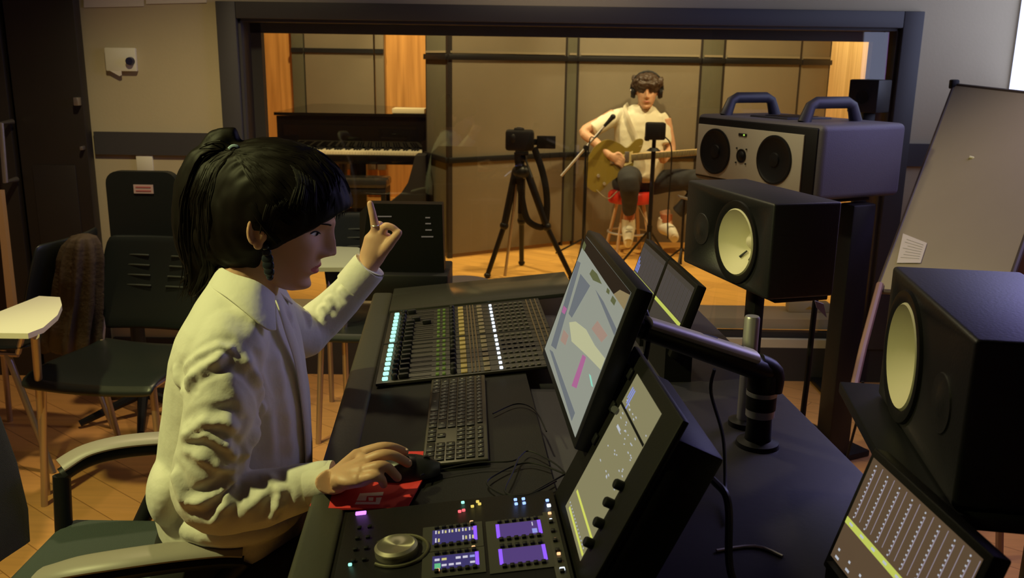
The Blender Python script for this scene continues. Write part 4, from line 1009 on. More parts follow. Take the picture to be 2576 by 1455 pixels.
shp(5, [(1434, 812), (1450, 810), (1476, 830), (1498, 870), (1525, 905), (1515, 935), (1478, 895), (1440, 860)], .0012)
shp(4, [(1468, 893), (1476, 900), (1452, 978), (1440, 972)], .0012); shp(4, [(1420, 770), (1428, 778), (1422, 792), (1415, 786)], .0012)
shp(8, [(1484, 942), (1488, 946), (1494, 975), (1490, 972)], .0012)
shp(7, [(1420, 830), (1432, 845), (1424, 870), (1412, 858)], .0012); shp(6, [(1384, 880), (1392, 886), (1448, 1040), (1440, 1060)], .0010)
m.build('screen', [S_base, S_dk, S_be, S_ol, S_mg, S_crm, S_gb, S_ps, S_cy], mo)
ar = thing('monitor_arm', 'chrome and black swing arm holding the monitor, clamped at the back of the desk', 'monitor arm', MC @ Vector((.785, .41, .779)), TH)
A0 = MC @ Vector((.785, .41, .779)); AL = (Matrix.Translation(A0) @ Matrix.Rotation(TH, 4, 'Z')).inverted()
def L(u, v, z): return AL @ (MC @ Vector((u, v, z)))
m = MB(); m.lathe([(0, 0), (.040, 0), (.038, .008), (.024, .012), (.022, .06), (0, .06)], n=28); m.lathe([(0, .072), (.027, .072), (.027, .135), (.022, .142), (0, .142)], n=28); m.build('column', M_satin, ar)
m = MB(); m.lathe([(0, .058), (.026, .058), (.026, .072), (0, .072)], n=28); m.lathe([(.0265, .098), (.0275, .098), (.0275, .106), (.0265, .106)], n=28); m.build('collar', M_chrome, ar)
e1_ = L(.770, .405, .930); e0_ = L(.545, .345, 1.022)
m = MB(); m.tube([e1_+Vector((.02, .01, -.01)), e1_, e0_], [(.027, .020), (.029, .022), (.022, .017)], 16, up=(0, 0, 1)); m.build('lower_arm', M_satin, ar)
m = MB(); dv = (e1_-e0_); m.tube([e0_+dv*.03+Vector((0, 0, .014)), e0_+dv*.94+Vector((0, 0, .018))], [(.024, .011), (.030, .013)], 16, up=(0, 0, 1)); m.build('arm_cover', mat('champagne_arm_cover', (.66, .61, .54), .42, metal=.3), ar)
m = MB()
for a_, b_ in ((.50, .62), (.70, .86)): m.tube([e0_+dv*a_+Vector((0, 0, .0275)), e0_+dv*b_+Vector((0, 0, .0295))], [(.006, .002)]*2, 8, up=(0, 0, 1))
m.build('cable_slot', M_black, ar)
m = MB(); m.tube([e1_+Vector((0, 0, .006)), e1_+Vector((.030, .005, -.012)), e1_+Vector((.030, .005, -.045))], [.022, .022, .022], 16, smooth=4); m.build('elbow', M_satin, ar)
m = MB(); m.tube([e0_, L(.500, .345, 1.03)], .016, 14); m.box(tuple(L(.497, .345, 1.03)), (.012, .09, .09), .004); m.build('tilt_head', M_satin, ar)
ps = thing('chrome_post', 'upright brushed chrome post rising from the desk behind the swing arm', 'post', MC @ Vector((.790, .505, .779)))
m = MB(); m.lathe([(0, 0), (.0145, 0), (.0145, .215), (.0125, .219), (0, .219)], n=28); m.build('tube', M_chrome, ps)
m = MB(); m.lathe([(0, 0), (.03, 0), (.03, .01), (.016, .014), (0, .014)], n=24); m.build('foot', M_satin, ps)

# things lying on the console
def on_console(o, u, v, rz_=0, h=.0):
    o.matrix_basis = MC @ MS @ Matrix.Translation((u, v, h)) @ Matrix.Rotation(rz_, 4, 'Z'); return o
kb = thing('keyboard', 'slim dark computer keyboard with number pad lying on the console', 'keyboard'); on_console(kb, .237, .510, math.radians(-1.5), .0005)
m = MB(); m.box((0, 0, .0045), (.113, .418, .008), .003); m.build('base', mat('grey_aluminium', (.085, .078, .064), .4, metal=.6), kb)
KM = mat('black_keycap', (.012, .012, .012), .4); KL = mat('keycap_legend', (.30, .29, .24), .5)
kc = {}
def keycap(sx, sy):
    if (sx, sy) not in kc:
        q = MB(); q.box((0, 0, .0015), (sx, sy, .003), .0008); q.cur = 1; q.span((-sx*.16, -.0013, .0030), (sx*.16, .0013, .0032)); kc[(sx, sy)] = q.mesh('key', [KM, KL])
    return kc[(sx, sy)]
# rows run along v (length); u counts from the space-bar edge
rows_ = [(-.044, 'b'), (-.0265, 'n'), (-.009, 'n'), (.0085, 'n'), (.026, 'n'), (.0435, 'f')]
nk = 0
for r_i, (ku, kind) in enumerate(rows_):
    v = .199
    cols = 21
    if kind == 'b': lay = [1, 1, 1, 1.25, 5.1, 1.25, 1, 1, 1, .25, 1, 1, 1, .25, 2, 1, 1]
    elif r_i == 1: lay = [2.2]+[1]*10+[2.3, .25, -1, 1, -1, .25, 1, 1, 1, 1]
    elif r_i == 2: lay = [1.8]+[1]*11+[1.7, .25, -3, .25, 1, 1, 1, 1]
    elif r_i == 3: lay = [1.5]+[1]*13+[.25, 1, 1, 1, .25, 1, 1, 1, 1]
    elif r_i == 4: lay = [1]*13+[1.5, .25, 1, 1, 1, .25, 1, 1, 1, 1]
    else: lay = [1]*14+[.5, .25, 1, 1, 1, .25, 1, 1, 1, 1]
    tot = sum(abs(x) for x in lay); un = .404/tot
    v = .202
    for wdt in lay:
        w_ = abs(wdt)*un
        if wdt >= 1 and nk < 100 or wdt >= 1:
            o = bpy.data.objects.new('key', keycap(.0145 if kind != 'f' else .010, round(w_-.0028, 4))); col.objects.link(o); o.parent = kb; o.location = (ku, v-w_/2, .0082); nk += 1
        v -= w_
mp_ = thing('mouse_pad', 'red mouse pad with a white square emblem under the mouse', 'mouse pad'); on_console(mp_, .1005, .2825, math.radians(-13.5), .0008)
pw, ph_ = .080, .1015
m = MB(); rcn = []
for cx_, cy_, a0 in ((pw-.012, ph_-.012, 0), (-pw+.012, ph_-.012, 90), (-pw+.012, -ph_+.012, 180), (pw-.012, -ph_+.012, 270)):
    for k in range(5): a = math.radians(a0+22.5*k); rcn.append((cx_+.012*math.cos(a), cy_+.012*math.sin(a), 0))
m.prism(rcn, (0, 0, .003)); m.build('cloth', mat('red_mouse_mat', (.62, .028, .03), .75, bump=.1, bscale=900), mp_)
MPW = (MC @ MS @ Matrix.Translation((.1005, .2825, .0038)) @ Matrix.Rotation(math.radians(-13.5), 4, 'Z'))
def pu(x, y):  # pixel inside the emblem zoom -> pad coordinates
    return uv_of(MPW, 780+x/8.05, 1120+y/8.05)
m = MB()
for q in ([(1010, 985), (1490, 955), (1470, 1030), (1150, 1040), (1130, 1130), (940, 1130)], [(1340, 1070), (1450, 1065), (1400, 1205), (905, 1205), (935, 1155), (1330, 1160)], [(1180, 1065), (1285, 1065), (1275, 1135), (1190, 1135)]):
    m.prism([(*pu(*p), .003) for p in q], (0, 0, .0003))
m.build('emblem', mat('white_print', (.80, .72, .62), .7), mp_)
mu, mv = .152, .285
ms_ = thing('computer_mouse', 'black wired mouse under the right hand on the red pad', 'mouse'); on_console(ms_, mu, mv, math.radians(-4), .0040)
m = MB(); rg = []
for i in range(15):
    t_ = i/14; x = -.055+.11*t_; wd = .031*math.sin(PI*min(.97, max(.05, t_*.92+.05)))**.45; hh = .033*math.sin(PI*min(.98, max(.05, t_*.80+.10)))**.7
    rg.append([Vector((x, wd*math.cos(a), max(.0, hh*math.sin(a)))) for a in [2*PI*k/24 for k in range(24)]])
m.rings(rg); m.build('body', mat('black_mouse_shell', (.015, .015, .018), .35), ms_)
m = MB(); m.tube([(.034, -.003, .024), (.034, .003, .024)], .006, 12); m.build('scroll_wheel', M_satin, ms_)
m = MB(); m.M = (MC@MS).inverted() @ Matrix.Identity(4); pts = [onz(1058, 1196, .808), onz(1090, 1187, .802), onz(1200, 1165, .810), onz(1290, 1160, .815), onz(1330, 1135, .815), onz(1400, 1170, .82), onz(1440, 1215, .822)]
m = MB(); mi_ = (MC @ MS @ Matrix.Translation((mu, mv, .0040)) @ Matrix.Rotation(math.radians(-4), 4, 'Z')).inverted(); m.M = mi_; m.tube(pts, .0014, 6, smooth=6); m.build('cable', M_black, ms_)
m = MB()
lp_ = [cu(*p) for p in ((1440, 1206), (1330, 1170), (1240, 1205), (1230, 1230), (1290, 1258), (1330, 1250), (1420, 1200))]
m.M = MC @ MS; m.tube([(u, v, .004) for u, v in lp_], .0016, 6, smooth=7)
lp_ = [cu(*p) for p in ((1306, 1160), (1290, 1200), (1272, 1250), (1330, 1256), (1400, 1222))]
m.tube([(u, v, .0075) for u, v in lp_], .0016, 6, smooth=7)
tag(m.build('loose_cable', M_satin), 'thin dark cable looped on the console below the monitor', 'cable')
lf = [cu(*p) for p in ((1240, 1045), (1300, 1020), (1345, 1035), (1375, 1090))]
m = MB(); m.M = MC @ MS; m.tube([(u, v, .003) for u, v in lf], .0014, 6, smooth=7); tag(m.build('loose_cable', M_satin), 'faint thin cable lying right of the keyboard under the monitor', 'cable')
# cables behind the screens
def cable(pts, r, lab, mt=M_satin): m = MB(); m.tube(pts, r, 8, smooth=7); return tag(m.build('hanging_cable', mt), lab, 'cable')
def CL(u, v, z): return MC @ Vector((u, v, z))
M_cab = mat('blue_black_cable', (.03, .03, .045), .4)
cable([CL(.50, .42, 1.03), CL(.515, .40, 1.062), CL(.55, .38, 1.055), CL(.56, .36, 1.0), CL(.53, .30, .88), CL(.55, .25, .79)], .0045, 'dark cable arching up over the left end of the swing arm', M_cab)
cable([on_plane(1545, 1030, CL(.45, 0, 0), MC.to_3x3() @ Vector((1, 0, 0))), on_plane(1600, 1075, CL(.50, 0, 0), MC.to_3x3() @ Vector((1, 0, 0))), on_plane(1640, 1100, CL(.53, 0, 0), MC.to_3x3() @ Vector((1, 0, 0))), on_plane(1740, 1170, CL(.56, 0, 0), MC.to_3x3() @ Vector((1, 0, 0))), on_plane(1800, 1215, CL(.57, 0, 0), MC.to_3x3() @ Vector((1, 0, 0))), on_plane(1832, 1270, CL(.575, 0, 0), MC.to_3x3() @ Vector((1, 0, 0))), on_plane(1838, 1440, CL(.58, 0, 0), MC.to_3x3() @ Vector((1, 0, 0))), CL(.60, -.13, .783)], .0052, 'black cable crossing the tall touch screen and dropping to the desk', M_cab)
cable([CL(.66, .30, .965), CL(.66, .31, .92), CL(.67, .26, .86), CL(.66, .20, .80), CL(.64, .12, .785)], .003, 'thin blue-black cable hanging beneath the swing arm', M_cab)
m = MB(); m.tube([CL(.60, .04, .7815), CL(.66, .05, .7815), CL(.69, .02, .7815)], .0025, 8, smooth=4); tag(m.build('desk_clip', M_chrome), 'small bright metal clip lying on the desk behind the touch screen', 'clip')

# ------------------------------------------------------------ loudspeakers
M_cab1 = mat('black_ash_cabinet', (.016, .015, .018), .5, bump=.06, bscale=200)
M_cone = mat('white_cone', (.78, .72, .52), .7)
def monitor_speaker(name, label, p_near, p_far, z1, hgt, D, wpos=.36, tpos=.78, wr=.088, zf=0):
    """cabinet lying on its side; p_near/p_far: top front corners (xy); front looks left"""
    a = Vector((p_near[0], p_near[1], 0)); b = Vector((p_far[0], p_far[1], 0)); Lg = (b-a).length; ang = math.atan2((b-a).y, (b-a).x)
    # local: x from near to far corner along the front; +y = out of the front; body at -y
    t = thing(name, label, 'loudspeaker', (a.x, a.y, z1-hgt), ang, 'white-coned monitor loudspeakers')
    R = Matrix.Rotation(-PI/2, 3, 'X')   # z -> +y
    zc = hgt*.48
    m = MB(); m.box((Lg/2, -D/2, hgt/2), (Lg, D, hgt), .006, seg=3); cab = m.build('cabinet', M_cab1, t)
    ct_ = MB().lathe([(0, -.07), (wr*1.02, -.07), (wr*1.02, .03), (0, .03)], (wpos*Lg, 0, zc), 44, R).build('tmp', [])
    ct_.parent = t; bo_ = cab.modifiers.new('b', 'BOOLEAN'); bo_.operation = 'DIFFERENCE'; bo_.object = ct_; bo_.solver = 'EXACT'
    dg = bpy.context.evaluated_depsgraph_get(); dg.update(); cab.data = bpy.data.meshes.new_from_object(cab.evaluated_get(dg)); cab.modifiers.clear(); bpy.data.objects.remove(ct_)
    m = MB(); m.lathe([(wr*1.25, 0), (wr*1.23, .005), (wr*1.12, .006), (wr*1.02, .003), (wr*1.02, 0)], (wpos*Lg, 0, zc), 44, R, cap=False); m.build('woofer_ring', M_satin, t)
    m = MB(); m.lathe([(wr*1.02, .0), (wr*.97, .005), (wr*.92, -.002), (wr*.6, -.028), (wr*.26, -.052), (wr*.24, -.054)], (wpos*Lg, .0, zc), 44, R, cap=False)
    c_ = m.build('woofer_cone', M_cone, t)
    m = MB(); m.lathe([(wr*.27, -.054), (wr*.24, -.040), (wr*.14, -.032), (0.0005, -.029)], (wpos*Lg, .0, zc), 32, R); m.build('dust_cap', mat('pale_dust_cap', (.80, .73, .56), .5), t)
    m = MB(); m.lathe([(.040, 0), (.039, .002), (.020, .0015), (.016, .003), (0.0005, .004)], (tpos*Lg, 0, zc), 32, R); m.build('tweeter', M_cab1, t)
    return t
s2n, s2f = (.563, 1.957), (.448, 2.350)
sp2 = monitor_speaker('studio_loudspeaker', 'black loudspeaker with a white cone on its side, below the large one with handles', s2n, s2f, 1.166, .215, .17, wpos=.36, wr=.078)
m = MB()
m.M = Matrix.Identity(4)
# small dark mark on the cone
R_ = Matrix.Rotation(-PI/2, 3, 'X')
for a_ in (-1.1, -2.1): m.tube([(.36*.409+.028*math.cos(a_), -.038, .103+.028*math.sin(a_)), (.36*.409+.046*math.cos(a_), -.024, .103+.046*math.sin(a_))], [.002, .003], 6)
m.build('cone_lead', M_black, sp2)
s3n, s3f = (.539, 1.016), (.602, 1.415)
sp3 = monitor_speaker('studio_loudspeaker', 'nearest black loudspeaker with a white cone, cropped by the right edge', s3n, s3f, 1.152, .215, .190, wpos=.70, tpos=.22, wr=.080)
def post_stand(name, lab, c, ang, zt, pl, post=(.07, .05), foot=.34, off=(0, 0)):
    t = thing(name, lab, 'speaker stand', (c[0], c[1], 0), ang)
    MB().box((0, 0, zt-.011), (pl[0], pl[1], .020), .003).build('top_plate', M_satin, t)
    MB().box((off[0], off[1], zt/2), (post[0], post[1], zt-.03), .006).build('post', M_satin, t)
    MB().box((off[0]*.6, off[1]*.6, .012), (foot, foot*.85, .022), .004).build('base_plate', M_satin, t)
    return t
a2 = math.atan2(s2f[1]-s2n[1], s2f[0]-s2n[0]); d2v = Vector((math.cos(a2), math.sin(a2))); n2v = Vector((math.sin(a2), -math.cos(a2)))
c2 = Vector(s2n)+d2v*.205+n2v*.09
post_stand('speaker_stand', 'black stand with a square post under the middle loudspeaker', c2+n2v*.03, a2, .951-.001, (.32, .14), off=(.085, -.03), post=(.05, .03), foot=.26)
a3 = math.atan2(s3f[1]-s3n[1], s3f[0]-s3n[0]); d3v = Vector((math.cos(a3), math.sin(a3))); n3v = Vector((math.sin(a3), -math.cos(a3)))
c3 = Vector(s3n)+d3v*.225+n3v*.08
post_stand('speaker_stand', 'black stand with a broad shelf plate under the nearest loudspeaker', c3, a3, .937-.001, (.47, .26), off=(-.02, -.13), post=(.06, .05), foot=.26)
# large three-way loudspeaker with handles
bn = Vector((1.035, 3.10, 0)); ab = math.radians(90+27); zb0, zb1 = 1.004, 1.262; BL, BD = .68, .40
t = thing('large_loudspeaker', 'large dark loudspeaker with two carry handles, silver front and twin black woofers', 'loudspeaker', (bn.x, bn.y, zb0), ab)
M_tol = mat('blue_grey_textured_cabinet', (.105, .10, .125), .55, bump=.12, bscale=260)
hb = zb1-zb0
m = MB(); m.box((BL/2, -BD/2, hb/2), (BL, BD, hb), .022, seg=4); m.build('cabinet', M_tol, t)
m = MB(); m.span((.02, -.008, .012), (BL-.02, .006, hb-.012), .006); m.build('front_surround', M_black, t)
m = MB(); m.span((.075, .004, .022), (BL-.028, .012, hb-.038), .003); m.build('baffle', mat('silver_baffle', (.50, .47, .38), .5), t)
R = Matrix.Rotation(-PI/2, 3, 'X')
for x, rr_ in ((.075+.135, .088), (BL-.028-.115, .088)):
    m = MB(); m.lathe([(rr_, .0), (rr_, .006), (rr_*.92, .007), (rr_*.85, .003), (rr_*.3, .001), (rr_*.27, .006), (.0005, .009)], (x, .011, hb*.47), 44, R); m.build('woofer', M_black, t)
m = MB(); m.lathe([(.026, 0), (.026, .004), (.018, .003), (.012, .008), (.0005, .010)], (.385, .011, hb*.46), 32, R); m.build('tweeter', M_black, t)
m = MB()
for a_ in range(4):
    a = PI/4+a_*PI/2; m.tube([(.385+.038*math.cos(a), .012, hb*.46+.038*math.sin(a)), (.385+.038*math.cos(a), .016, hb*.46+.038*math.sin(a))], .003, 8)
m.build('screw', M_black, t)
m = MB(); m.box((.385, .013, hb*.46+.078), (.045, .004, .010), .001); m.cur = 1; m.box((.375, .0155, hb*.46+.078), (.006, .002, .005)); m.build('status_light', [M_black, glow('green_led', (.45, .75, .1), 1.2)], t)
M_hnd = mat('navy_black_handle', (.03, .03, .042), .5)
for x in (.145, BL-.115):
    m = MB(); m.tube([(x, -.05, hb-.004), (x, -.075, hb+.055), (x, -.10, hb+.066), (x, -.25, hb+.066), (x, -.275, hb+.055), (x, -.30, hb-.004)], [(.026, .020)]+[(.021, .016)]*4+[(.026, .020)], 10, up=(1, 0, 0)); m.build('handle', M_hnd, t)
m = MB(); m.span((.26, -.30, hb-.002), (.46, -.08, hb+.006), .003); m.cur = 1; m.span((.30, -.27, hb+.006), (.42, -.12, hb+.008)); m.build('top_plate', [M_hnd, M_black], t)
cb = bn+Vector((math.cos(ab), math.sin(ab), 0))*.34+Vector((math.sin(ab), -math.cos(ab), 0))*.2
t = thing('speaker_stand', 'tall black stand with a wide flat post under the large loudspeaker', 'speaker stand', (cb.x, cb.y, 0), ab)
MB().box((0, 0, zb0-.0135), (.50, .30, .024), .003).build('top_plate', M_satin, t)
pA = onz(2095, 1120, 0.0); 
ct = at(2158, 520, 3.22); mi3 = (Matrix.Translation((cb.x, cb.y, 0)) @ Matrix.Rotation(ab, 4, 'Z')).inverted(); lt = mi3 @ Vector((ct.x, 3.22, 0))
MB().box((lt.x, lt.y, (zb0-.03)/2+.01), (.07, .11, zb0-.03), .008).build('post', M_satin, t)
MB().box((lt.x*.5, lt.y*.5, .013), (.40, .34, .024), .004).build('base_plate', M_satin, t)
# small speaker on the sill edge / wall
sm0 = at(2150, 200, 3.95); sm1 = at(2246, 290, 3.95)
t = thing('small_loudspeaker', 'small upright black loudspeaker behind the large one, at the window edge', 'loudspeaker', ((sm0.x+sm1.x)/2, 4.0, 1.262), 0)
sw = sm1.x-sm0.x; sh_ = sm0.z-1.262
m = MB(); m.box((0, 0, sh_/2), (sw*.72, .14, sh_), .006, Matrix.Rotation(-.75, 3, 'Z')); m.build('cabinet', M_cab1, t)
R7 = Matrix.Rotation(-.75, 3, 'Z') @ Matrix.Rotation(PI/2, 3, 'X')
m = MB(); m.lathe([(.028, 0), (.028, .004), (.02, .002), (.0005, .001)], Matrix.Rotation(-.75, 3, 'Z') @ Vector((0, -.072, .065)), 24, R7); m.build('woofer', M_black, t)
MB().box((0, 0, -.612+.0), (.05, .05, 1.222), .004).build('pole', M_satin, t)
MB().box((0, 0, -1.25), (.2, .2, .022), .004).build('foot', M_satin, t)
# cables hanging behind the middle speaker
cable([at(2052, 752, 2.5), at(2040, 860, 2.5), at(2030, 960, 2.5), at(2018, 1060, 2.5), Vector((at(2018, 1060, 2.5).x, 2.5, .01))], .0085, 'thick black cable hanging straight down behind the middle loudspeaker', M_black)
cable([at(2170, 960, 3.0), at(2168, 1010, 3.0), at(2150, 1080, 3.0), Vector((at(2120, 1150, 3.0).x, 3.0, .01))], .005, 'thin black cable curving down beside the tall speaker post', M_black)
m = MB(); q_ = [(2050, 757), (2072, 765), (2080, 800), (2070, 790), (2055, 775)]; m.prism([at(x, y, 2.48) for x, y in q_], (0, .004, 0)); tag(m.build('cable_tag', mat('lavender_tag', (.5, .48, .65), .6)), 'small pale tag hanging on the cable behind the middle loudspeaker', 'tag')
# socket box on the sill
b0_, b1_ = at(1985, 762, WY+.17), at(2085, 812, WY+.17)
t = thing('socket_box', 'pale wall box with a small warning triangle at the right end of the window', 'electrical box', ((b0_.x+b1_.x)/2, WY+.20, .2855))
wx = b1_.x-b0_.x; hz_ = b0_.z-.2855
m = MB(); m.box((0, 0, hz_/2), (wx, .06, hz_), .008); m.build('cover', M_cream, t)
m = MB(); m.prism([(-.02, -.031, hz_*.35), (.02, -.031, hz_*.35), (0, -.031, hz_*.68)], (0, -.0015, 0)); m.build('warning_triangle', mat('amber_sticker', (.6, .38, .05), .6), t)
# projection screen on the right wall
ps_ = thing('projection_screen', 'bright bluish-white projected picture on the right-hand wall', 'projection screen', (RX-.02, 3.25, 1.33))
m = MB(); m.span((-.012, -.85, 0), (.012, .86, 1.0)); m.build('border', M_white, ps_)
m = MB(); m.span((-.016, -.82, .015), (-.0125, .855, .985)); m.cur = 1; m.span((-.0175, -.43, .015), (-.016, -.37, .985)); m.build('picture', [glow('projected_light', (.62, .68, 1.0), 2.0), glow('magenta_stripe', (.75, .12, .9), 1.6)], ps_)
# whiteboard easel
wb = [at(2400, 212, 3.55), at(2700, 246, 3.10), None, at(2228, 668, 3.02)]
wb[2] = on_plane(2545, 690, wb[0], (wb[1]-wb[0]).cross(wb[3]-wb[0]).normalized())
wp0 = (wb[2]+wb[3])/2
t = thing('whiteboard_easel', 'grey whiteboard leaning on an easel at the right, a printed note near its foot', 'whiteboard', (wp0.x, wp0.y, 0))
TI = Matrix.Translation(-Vector((wp0.x, wp0.y, 0)))
lo = [wb[3]+(wb[3]-wb[0])*.12, wb[2]+(wb[2]-wb[1])*.12]
nrm_ = (wb[1]-wb[0]).cross(lo[0]-wb[0]).normalized()
if nrm_.y > 0: nrm_ = -nrm_
quad = [wb[0], wb[1], lo[1], lo[0]]
m = MB(); m.M = TI; m.prism(quad, -nrm_*.015); m.build('board', mat('dull_whiteboard', (.37, .32, .21), .35, var=.05), t)
m = MB(); m.M = TI
for i in range(4): m.tube([quad[i]-nrm_*.006, quad[(i+1) % 4]-nrm_*.006], .009, 8)
m.build('frame', mat('dark_brown_edge', (.07, .05, .04), .5), t)
m = MB(); m.M = TI; m.box(quad[0], (.03, .03, .035), .006); m.build('corner_clip', M_black, t)
bot = at(2172, 872, 2.75)
m = MB(); m.M = TI; m.tube([lo[0]+Vector((.01, 0, .02)), bot, bot+(bot-lo[0])*.9+Vector((0, 0, 0))], .012, 8); m.build('leg', mat('reddish_leg', (.28, .16, .12), .5), t)
m = MB(); m.M = TI; m.tube([lo[1], Vector((lo[1].x+.05, lo[1].y-.1, .01))], .012, 8); m.build('leg', mat('reddish_leg', (.28, .16, .12), .5), t)
pq = [on_plane(x, y, quad[0]+nrm_*.003, nrm_) for x, y in ((2272, 588), (2332, 612), (2316, 662), (2256, 662))]
nt_ = MB(); nt_.M = TI; nt_.prism(pq, nrm_*.001); nt_.cur = 1
for k in range(7):
    a = pq[0].lerp(pq[3], .15+.11*k); b = pq[1].lerp(pq[2], .15+.11*k); s0 = random.random()*.3; nt_.prism([a.lerp(b, .1+s0)+nrm_*.0012, a.lerp(b, .9)+nrm_*.0012, a.lerp(b, .9)+nrm_*.0012+Vector((0, 0, -.006)), a.lerp(b, .1+s0)+nrm_*.0012+Vector((0, 0, -.006))], nrm_*.0005)
nt_.build('printed_note', [M_paper, mat('ink', (.06, .07, .06), .7)], t)
m = MB(); m.M = TI; a = on_plane(2438, 396, quad[0]+nrm_*.004, nrm_); m.tube([a, a+Vector((.035, -.02, -.010))], .006, 8); m.build('board_magnet', mat('yellow_magnet', (.75, .72, .3), .4), t)

# black display at the far end of the desk
t = thing('standby_display', 'black upright display with tiny dim text beyond the far end of the console', 'display', (-.35, 2.84, 0))
O2 = Matrix.Translation(-Vector((-.35, 2.84, 0)))
qa = [at(926, 512, 2.80), at(1112, 515, 2.80), at(1118, 690, 2.80), at(905, 688, 2.80)]
m = MB(); m.M = O2; m.prism(qa, (0, .06, 0)); m.prism([at(926, 512, 2.80), at(905, 535, 2.86), at(905, 632, 2.86), at(905, 688, 2.80)], (0, .05, 0)); m.build('screen_case', M_gloss if False else mat('soft_black', (.004, .004, .004), .5, spec=.2), t)
m = MB(); m.M = O2; 
for x0, x1, y in ((950, 985, 545), (950, 970, 562), (1070, 1082, 548), (1070, 1084, 563), (1070, 1086, 579), (1060, 1090, 596)): m.prism([at(x0, y-1.5, 2.797), at(x1, y-1.5, 2.797), at(x1, y+1.5, 2.797), at(x0, y+1.5, 2.797)], (0, .001, 0))
m.build('screen_text', glow('dim_text', (.22, .18, .13), .5), t)
m = MB(); m.M = O2; a, b = at(908, 690, 2.78), at(1128, 735, 2.78); m.span((a.x, 2.76, .72), (b.x, 2.98, a.z+.004), .006); m.span((a.x+.05, 2.80, .0), (b.x-.05, 2.95, .72), .006); m.build('pedestal', M_black, t)
# round grey table edge beyond the console
m = MB(); c = at(1185, 712, 3.0); m.lathe([(0, 0), (.10, 0), (.10, .02), (0, .02)], (c.x-.03, 3.0, c.z-.018), 32); m.lathe([(0, 0), (.12, 0), (.12, .015), (.02, .02), (.02, c.z-.02), (0, c.z-.02)], (c.x-.03, 3.0, 0), 24); tag(m.build('round_stand', mat('grey_disc', (.13, .11, .10), .4)), 'small round grey stand just beyond the far edge of the console', 'stand')

# ------------------------------------------------------------ chairs on the left
M_seatp = mat('black_shell_plastic', (.013, .017, .016), .38, spec=.5)
M_legm = mat('champagne_metal', (.50, .40, .30), .35, metal=.8)
def shell(mb, rows, th=.01, ny=13):
    """rows: list of (centre, half width vec, sag)"""
    vs, fs = [], []
    for c, hw, nrm, sag in rows:
        for k in range(ny):
            s_ = -1+2*k/(ny-1); vs.append(Vector(c)+Vector(hw)*s_+Vector(nrm)*sag*(s_*s_))
    n = len(rows)
    for i in range(n-1):
        for k in range(ny-1): fs.append((i*ny+k, i*ny+k+1, (i+1)*ny+k+1, (i+1)*ny+k))
    mb.add(vs, fs)
def solid(o, th, sub=1):
    s = o.modifiers.new('thick', 'SOLIDIFY'); s.thickness = th; s.offset = 0
    if sub: s = o.modifiers.new('sub', 'SUBSURF'); s.levels = sub; s.render_levels = sub
    return o
def study_chair(name, lab, loc, rz_, slots=True, tab=None, group=None, legs=None, mt=None):
    t = thing(name, lab, 'chair', loc, rz_, group)
    m = MB(); rows = []
    for y, z in ((-.235, .415), (-.225, .445), (-.16, .457), (0, .448), (.13, .445), (.20, .455)):
        rows.append(((0, y, z), (.225-.02*(y > .1), 0, 0), (0, 0, 1), .012))
    shell(m, rows); solid(m.build('seat', mt or M_seatp, t, 60), .014)
    m = MB(); rows = []
    for y, z, hw in ((.215, .50, .20), (.235, .58, .215), (.262, .68, .215), (.290, .78, .205), (.300, .83, .19)):
        rows.append(((0, y, z), (hw, 0, 0), (0, -1, 0), .03))
    shell(m, rows); solid(m.build('backrest', mt or M_seatp, t, 60), .012)
    if slots:
        m = MB()
        for k in range(4): 
            z = .655+.035*k; y = .2335+.027*(z-.58)/.1
            for x in (-.085, .085): m.box((x, y-.010, z), (.115-.01*k, .008, .006), .002)
        m.build('back_slots', mat('slot_edge', (.07, .08, .07), .4), t)
        m = MB(); m.box((.115, .262, .765), (.062, .004, .012), .001); m.build('back_strip', M_white, t)  # pale strip near the top of the backrest
    for sx in (-1, 1):
        m = MB(); m.tube([(sx*.19, .16, .44), (sx*.20, .235, .62)], .010, 8); m.tube([(sx*.19, -.17, .435), (sx*.19, .16, .435)], .010, 8); m.build('side_rail', M_legm, t)
        m = MB(); m.tube([(sx*.19, -.17, .435), (sx*.215, -.20, 0.0)], [.012, .011], 10); m.build('leg', M_legm, t)
        m = MB(); m.tube([(sx*.19, .12, .435), (sx*.205, .25, 0.0)], [.012, .011], 10); m.build('leg', M_steel, t)
    if tab:
        m = MB(); pts = [Vector(p) for p in tab['poly']]; m.prism(pts, (0, 0, .016)); m.build('writing_tablet', tab['mat'], t)
        m = MB(); q = tab['post']; m.tube(q, .012, 10); m.build('tablet_post', M_legm, t)
    return t
ca = math.radians(-8); cl = Vector((-1.30, 2.93, 0))
Tc = (Matrix.Translation(cl) @ Matrix.Rotation(ca, 4, 'Z')).inverted()
tabp = [Tc @ onz(x, y, .68) for x, y in ((-60, 845), (0, 852), (72, 853), (110, 838), (146, 806), (157, 780), (152, 760), (100, 757), (0, 797), (-60, 822))]
study_chair('study_chair', 'black plastic tablet-arm chair with a bright white writing board at the left edge', cl, ca, tab=dict(poly=tabp, mat=M_white, post=[Tc @ onz(88, 845, .68), Tc @ onz(97, 960, .44), Tc @ Vector((*onz(118, 1245, 0).xy, 0))]))
cx_ = -1.52
t = thing('desk_chair', 'black chair against the wall with a small printed label on its rounded back', 'chair', (cx_, 3.74, 0), 0)
m = MB(); q_ = []
for sx_, sz_, a0 in ((1, 1, 0), (-1, 1, 90), (-1, -1, 180), (1, -1, 270)):
    for k in range(6): a = math.radians(a0+18*k); q_.append((sx_*.095+.05*math.cos(a), -.022, .83+sz_*.115+.05*math.sin(a)))
m.prism(q_, (0, .045, 0)); m.build('backrest', M_seatp, t)
m = MB(); m.box((0, -.13, .60), (.40, .26, .07), .03, seg=3); m.build('seat', M_seatp, t)
